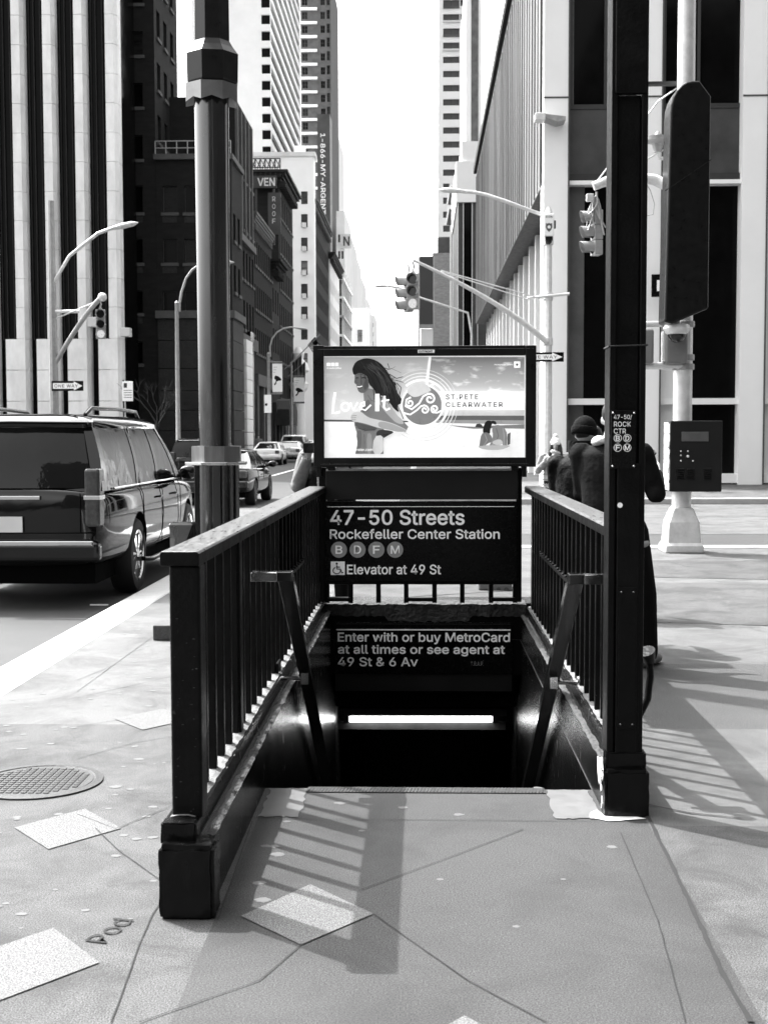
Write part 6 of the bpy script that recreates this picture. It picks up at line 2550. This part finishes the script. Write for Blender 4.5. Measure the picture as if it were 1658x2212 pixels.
def hand(c, d, up, s=1.0, curl=.6, mi=1):
    """palm and five fingers at wrist c pointing along d; up is the back of the hand; the thumb leaves the side"""
    c, d, up = Vector(c), Vector(d).normalized(), Vector(up).normalized()
    up = (up - d * up.dot(d)).normalized()
    sd = d.cross(up)
    pr = [('cap', [c, c + d * .045 * s, c + d * .085 * s], [.026 * s, .034 * s, .03 * s], mi)]
    for k, L in enumerate((.068, .078, .073, .056)):
        o = c + d * .085 * s + sd * (.030 - .02 * k) * s
        m = o + (d * (1 - curl * .5) - up * curl * .6).normalized() * L * .5 * s
        e = m + (d * (1 - curl) - up * curl).normalized() * L * .5 * s
        pr.append(('cap', [o, m, e], [.0095 * s, .0088 * s, .007 * s], mi))
    o = c + d * .03 * s + sd * .03 * s
    pr.append(('cap', [o, o + (d * .6 + sd * .7 - up * .2).normalized() * .035 * s, o + (d * .8 + sd * .5 - up * .6).normalized() * .065 * s], [.013 * s, .011 * s, .008 * s], mi))
    return pr


def person(label, loc, rz, h=1.75, bulk=1.0, arms=None, mats=None, voxel=.016, hair='short', extra=None, group=None, feet=None, headturn=0.0, nod=0.0, coat=None, leg=1.0):
    """mats: jacket, skin, trousers, shoes; arms: per side (elbow, wrist, hand direction, hand back)"""
    t = thing('person', label, 'person', (0, 0, 0), group)
    k = h / 1.75
    J, SK, TR, SH = 0, 1, 2, 3
    pr = []
    feet = feet or ((-.1, 0), (.1, .04))
    for s, (fx, fy) in zip((-1, 1), feet):
        pr.append(('cap', [(fx, fy - .07, .05), (fx + s * .02, fy + .1, .045), (fx + s * .03, fy + .17, .035)], [.047, .045, .035], SH))
        pr.append(('cap', [(fx, fy - .03, .1), (s * .1 * leg + (fx - s * .1) * .5, fy * .6 + .01, .48), (s * .09 * leg, 0, .9)], [.062 * leg, .078 * leg, .105 * leg], TR))
    B = bulk
    hem = coat or .86
    pr.append(('loft', [(0, 0, hem, .175 * B, .135 * B), (0, 0, 1.0, .18 * B, .14 * B), (0, 0, 1.15, .18 * B, .135 * B), (0, 0, 1.3, .20 * B, .135 * B), (0, -.01, 1.42, .20 * B, .115 * B), (0, -.01, 1.47, .14, .09), (0, 0, 1.51, .07, .07)], J))
    pr.append(('cap', [(0, -.01, 1.45), (0, .01, 1.56)], [.062, .055], SK))
    hd = Matrix.Translation((0, .015, 1.56)) @ Matrix.Rotation(headturn, 4, 'Z') @ Matrix.Rotation(nod, 4, 'X')
    def H(x, y, z):
        return tuple(hd @ Vector((x, y, z)))
    pr += [('ell', H(0, 0, .115), (.074, .092, .10), SK), ('ell', H(0, .022, .045), (.055, .065, .055), SK),
           ('cap', [H(0, .09, .10), H(0, .108, .07)], [.011, .015], SK), ('ell', H(-.076, -.005, .085), (.014, .02, .03), SK), ('ell', H(.076, -.005, .085), (.014, .02, .03), SK),
           ('cap', [H(-.02, .083, .038), H(.02, .083, .038)], [.009, .009], SK)]
    arms = arms or {}
    for s in (-1, 1):
        sh = Vector((s * .185 * B, -.01, 1.42))
        e, wv, hdv, upv = arms.get(s, ((s * .27 * B, -.02, 1.13), (s * .27 * B, .07, .88), (0, .2, -1), (s, 0, 0)))
        pr.append(('cap', [tuple(sh), e, wv], [.075 * B, .06 * B, .044 * B], J))
        pr += hand(wv, hdv, upv, 1.0, .55)
    o = figure_mesh(pr, mats, voxel, 'body', t)
    # features
    b = MB()
    for s in (-1, 1):
        b.sph(H(s * .03, .082, .105), (.011, .008, .008), 5)
    b.build('eyes', lens_m, t, smooth=60)
    b = MB()
    if hair == 'short':
        b.sph(H(0, -.012, .135), (.082, .098, .095), 10)
    elif hair == 'long':
        b.sph(H(0, -.015, .13), (.084, .095, .1), 10)
        for s in (-1, 1):
            b.tube([H(s * .06, .0, .14), H(s * .085, .02, .03), H(s * .1, .05, -.1), H(s * .09, .07, -.22)], [.04, .045, .045, .02], 10)
        b.tube([H(0, -.06, .12), H(0, -.09, 0), H(0, -.1, -.15)], [.07, .08, .05], 12)
    b.build('hair', hair_m, t, smooth=60)
    if extra:
        extra(t, H)
    t.location = loc
    t.rotation_euler = (0, 0, rz)
    t.scale = (k, k, k)
    return t


def beanie(m):
    def f(t, H):
        b = MB()
        R_ = []
        for k in range(9):
            a = R(-8 + 98 * k / 8)
            r = math.cos(a)
            z = .125 + .125 * math.sin(a)
            R_.append([H(.095 * r * math.cos(q), -.01 + .113 * r * math.sin(q), z) for q in [2 * math.pi * j / 24 for j in range(24)]])
        b.loft(R_)
        b.build('beanie', m, t, smooth=60)
        b = MB()
        b.loft([[H(rx * math.cos(q), -.01 + ry * math.sin(q), z) for q in [2 * math.pi * j / 24 for j in range(24)]] for rx, ry, z in ((.092, .11, .09), (.1, .118, .1), (.101, .119, .15), (.094, .112, .155))])
        b.build('beanie_cuff', m, t, smooth=60)
    return f


# man in the black beanie, back to us
p = atY(1258, 990, 9.9)
def beanie_coat(t, H):
    beanie(wool_black)(t, H)
    b = MB()
    b.tube([(.24 * math.cos(a), .17 * math.sin(a), 1.06) for a in [2 * math.pi * k / 30 for k in range(31)]], .016, 8, cap=False)
    b.build('waist_seam', cloth_black, t, smooth=60)
    b = MB()
    b.loft([[((.115 * math.cos(a)), -.005 + .105 * math.sin(a), z) for a in [2 * math.pi * k / 20 for k in range(20)]] for z in (1.44, 1.54, 1.61)], cap=False)
    b.build('collar', cloth_black, t, smooth=60)
person('person in a black beanie and black puffer coat with back turned', (p.x, 9.9, 0), R(-28), 1.70, 1.16, {-1: ((-.235, .06, 1.15), (-.15, .26, 1.08), (.6, .6, 0), (-.5, -.3, .8)), 1: ((.29, .05, 1.15), (.17, .28, 1.08), (-.6, .6, 0), (.5, -.3, .8))}, [cloth_black, skin, denim, shoe_m], extra=beanie_coat, headturn=R(-14), nod=R(-10))
# man in the fleece lined jacket behind the column, looking at a phone
p = atY(1320, 1000, 8.85)
def fleece_bits(t, H):
    b = MB()
    b.tube([(.235 * math.cos(a), .20 * math.sin(a) - .005, .835 + .004 * math.sin(5 * a)) for a in [2 * math.pi * k / 36 for k in range(37)]], .026, 8, cap=False)
    b.build('fleece_hem', fleece, t, smooth=60)
    b = MB()
    b.tube([(.105 * math.cos(a), -.012 + .10 * math.sin(a), 1.505 + .01 * math.sin(3 * a)) for a in [2 * math.pi * k / 30 for k in range(31)]], .027, 10, cap=False)
    b.build('fleece_collar', fleece, t, smooth=60)
person('person in a charcoal fleece lined jacket standing behind the column, holding a phone', (p.x, 8.85, 0), R(-24), 1.82, 1.10,
       {1: ((.30, .0, 1.16), (.24, .25, 1.27), (-.1, .7, .5), (.6, -.3, -.6)), -1: ((-.22, .07, 1.15), (-.05, .28, 1.2), (.7, .4, .2), (-.3, .4, -.8))},
       [cloth_char, skin, denim, mat('pale_shoe', .14, .6)], .012, extra=fleece_bits, feet=((-.13, -.02), (.225, .1)), nod=R(-25), coat=.83, leg=1.3)
ph = atY(1403, 991, 9.12)
t = thing('phone', 'dark phone held in the hand beside the column', 'phone', tuple(ph))
b = MB()
v = [Vector((-.035, -.02, -.06)), Vector((.045, -.02, .04)), Vector((.045, .05, .06)), Vector((-.035, .05, -.03))]
b.loft([[ph + q for q in v], [ph + q + Vector((-.008, 0, .010)) for q in v]])
b.build('case', frame_black, t, bevel=.003)
b = MB()
b.f([b.bm.verts.new(ph + q * .88 + Vector((-.0085, .001, .0115))) for q in v])
b.build('screen', lens_m, t)
# a third head beyond them
p = atY(1281, 940, 11.4)
person('dark haired person standing just beyond the two by the column', (p.x, 11.4, 0), R(20), 1.66, 1.1, None, [cloth_black, skin, denim, shoe_m], .02)
# woman in a white hat crossing the avenue
p = atY(1199, 990, 24)
def winter(t, H):
    beanie(wool_white)(t, H)
    b = MB()
    b.tube([(.085 * math.cos(a), .02 + .085 * math.sin(a), 1.50 + .02 * math.sin(2 * a)) for a in [2 * math.pi * k / 24 for k in range(25)]], .045, 10, cap=False)
    b.tube([(.02, .1, 1.48), (.04, .14, 1.35), (.05, .15, 1.2)], [.045, .05, .04], 10)
    b.build('scarf', fleece, t, smooth=60)
    b = MB()
    for z in (.78, .88, .98, 1.08, 1.18, 1.28):
        b.tube([(.236 * math.cos(a), .178 * math.sin(a), z) for a in [2 * math.pi * k / 28 for k in range(29)]], .012, 6, cap=False)
    b.build('quilting', cloth_grey, t, smooth=60)
    b = MB()
    b.sph(H(0, .005, .26), .045, 7)
    b.build('pompom', wool_white, t, smooth=60)
person('person in a white knitted hat and quilted grey coat walking towards the stairs', (p.x, 24, -.15), R(175), 1.68, 1.25, {1: ((.33, .02, 1.15), (.22, .2, 1.30), (-.2, .2, 1), (.3, .9, 0))}, [cloth_puff, skin, denim, shoe_m], .016, hair='long', extra=winter, coat=.72)
# person behind the advertising panel taking a picture
Yq = 11.4
p = atY(712, 1000, Yq)
def cam_bits(t, H):
    b = MB()
    b.tube([(-.06, .15, 1.5), (-.1, .17, 1.3), (-.09, .175, 1.05)], .012, 6)
    b.tube([(.06, .15, 1.5), (.07, .17, 1.3), (.06, .175, 1.05)], .012, 6)
    b.build('lanyard', fleece, t, smooth=60)
    b = MB()
    b.loft([[(.235 * math.cos(a), .182 * math.sin(a) - .002, z) for a in [2 * math.pi * k / 30 for k in range(30)]] for z in (.9, 1.1, 1.3, 1.38)], cap=False)
    b.build('vest', cloth_black, t, smooth=60)
person('person in a grey sleeve and black vest partly hidden by the advertising panel, arm raised', (p.x, Yq, 0), R(172), 1.74, 1.15, {1: ((.27, .1, 1.17), (.155, .25, 1.40), (-.3, .3, .8), (.3, -.9, 0)), -1: ((-.27, .1, 1.17), (-.1, .27, 1.40), (.3, .3, .8), (-.3, -.9, 0))}, [cloth_grey, skin, denim, shoe_m], .011, extra=cam_bits)
pc = atY(660, 968, Yq - .3)
t = thing('camera', 'small dark camera held up beside the advertising panel edge', 'camera', tuple(pc))
b = MB()
b.box(pc.x - .02, pc.x + .12, pc.y - .03, pc.y + .03, pc.z - .04, pc.z + .05)
b.build('camera_body', frame_black, t, bevel=.008)
b = MB()
b.cyl((pc.x + .06, pc.y - .03, pc.z), (pc.x + .06, pc.y - .09, pc.z), .035, n=16)
b.build('camera_lens', lens_m, t, smooth=40)
# small figures on the far left pavement
for px, Y, rz, lab, mm in ((452, 57, 160, 'distant person in black at the foot of the brick bank building', cloth_black), (558, 92, 190, 'distant person in a pale top near the doorway pier', cloth_grey), (602, 118, 10, 'distant person in dark clothes below the further banner', cloth_char), (436, 60, 200, 'distant person in charcoal left of the silver post', cloth_char)):
    q = atY(px, 940, Y)
    person(lab, (q.x if px > 540 else q.x, Y, 0 if Y > 46 and q.x < -10.6 else -.15), R(rz), 1.72, 1.1, None, [mm, skin, denim, shoe_m], .03, group='distant pedestrians')
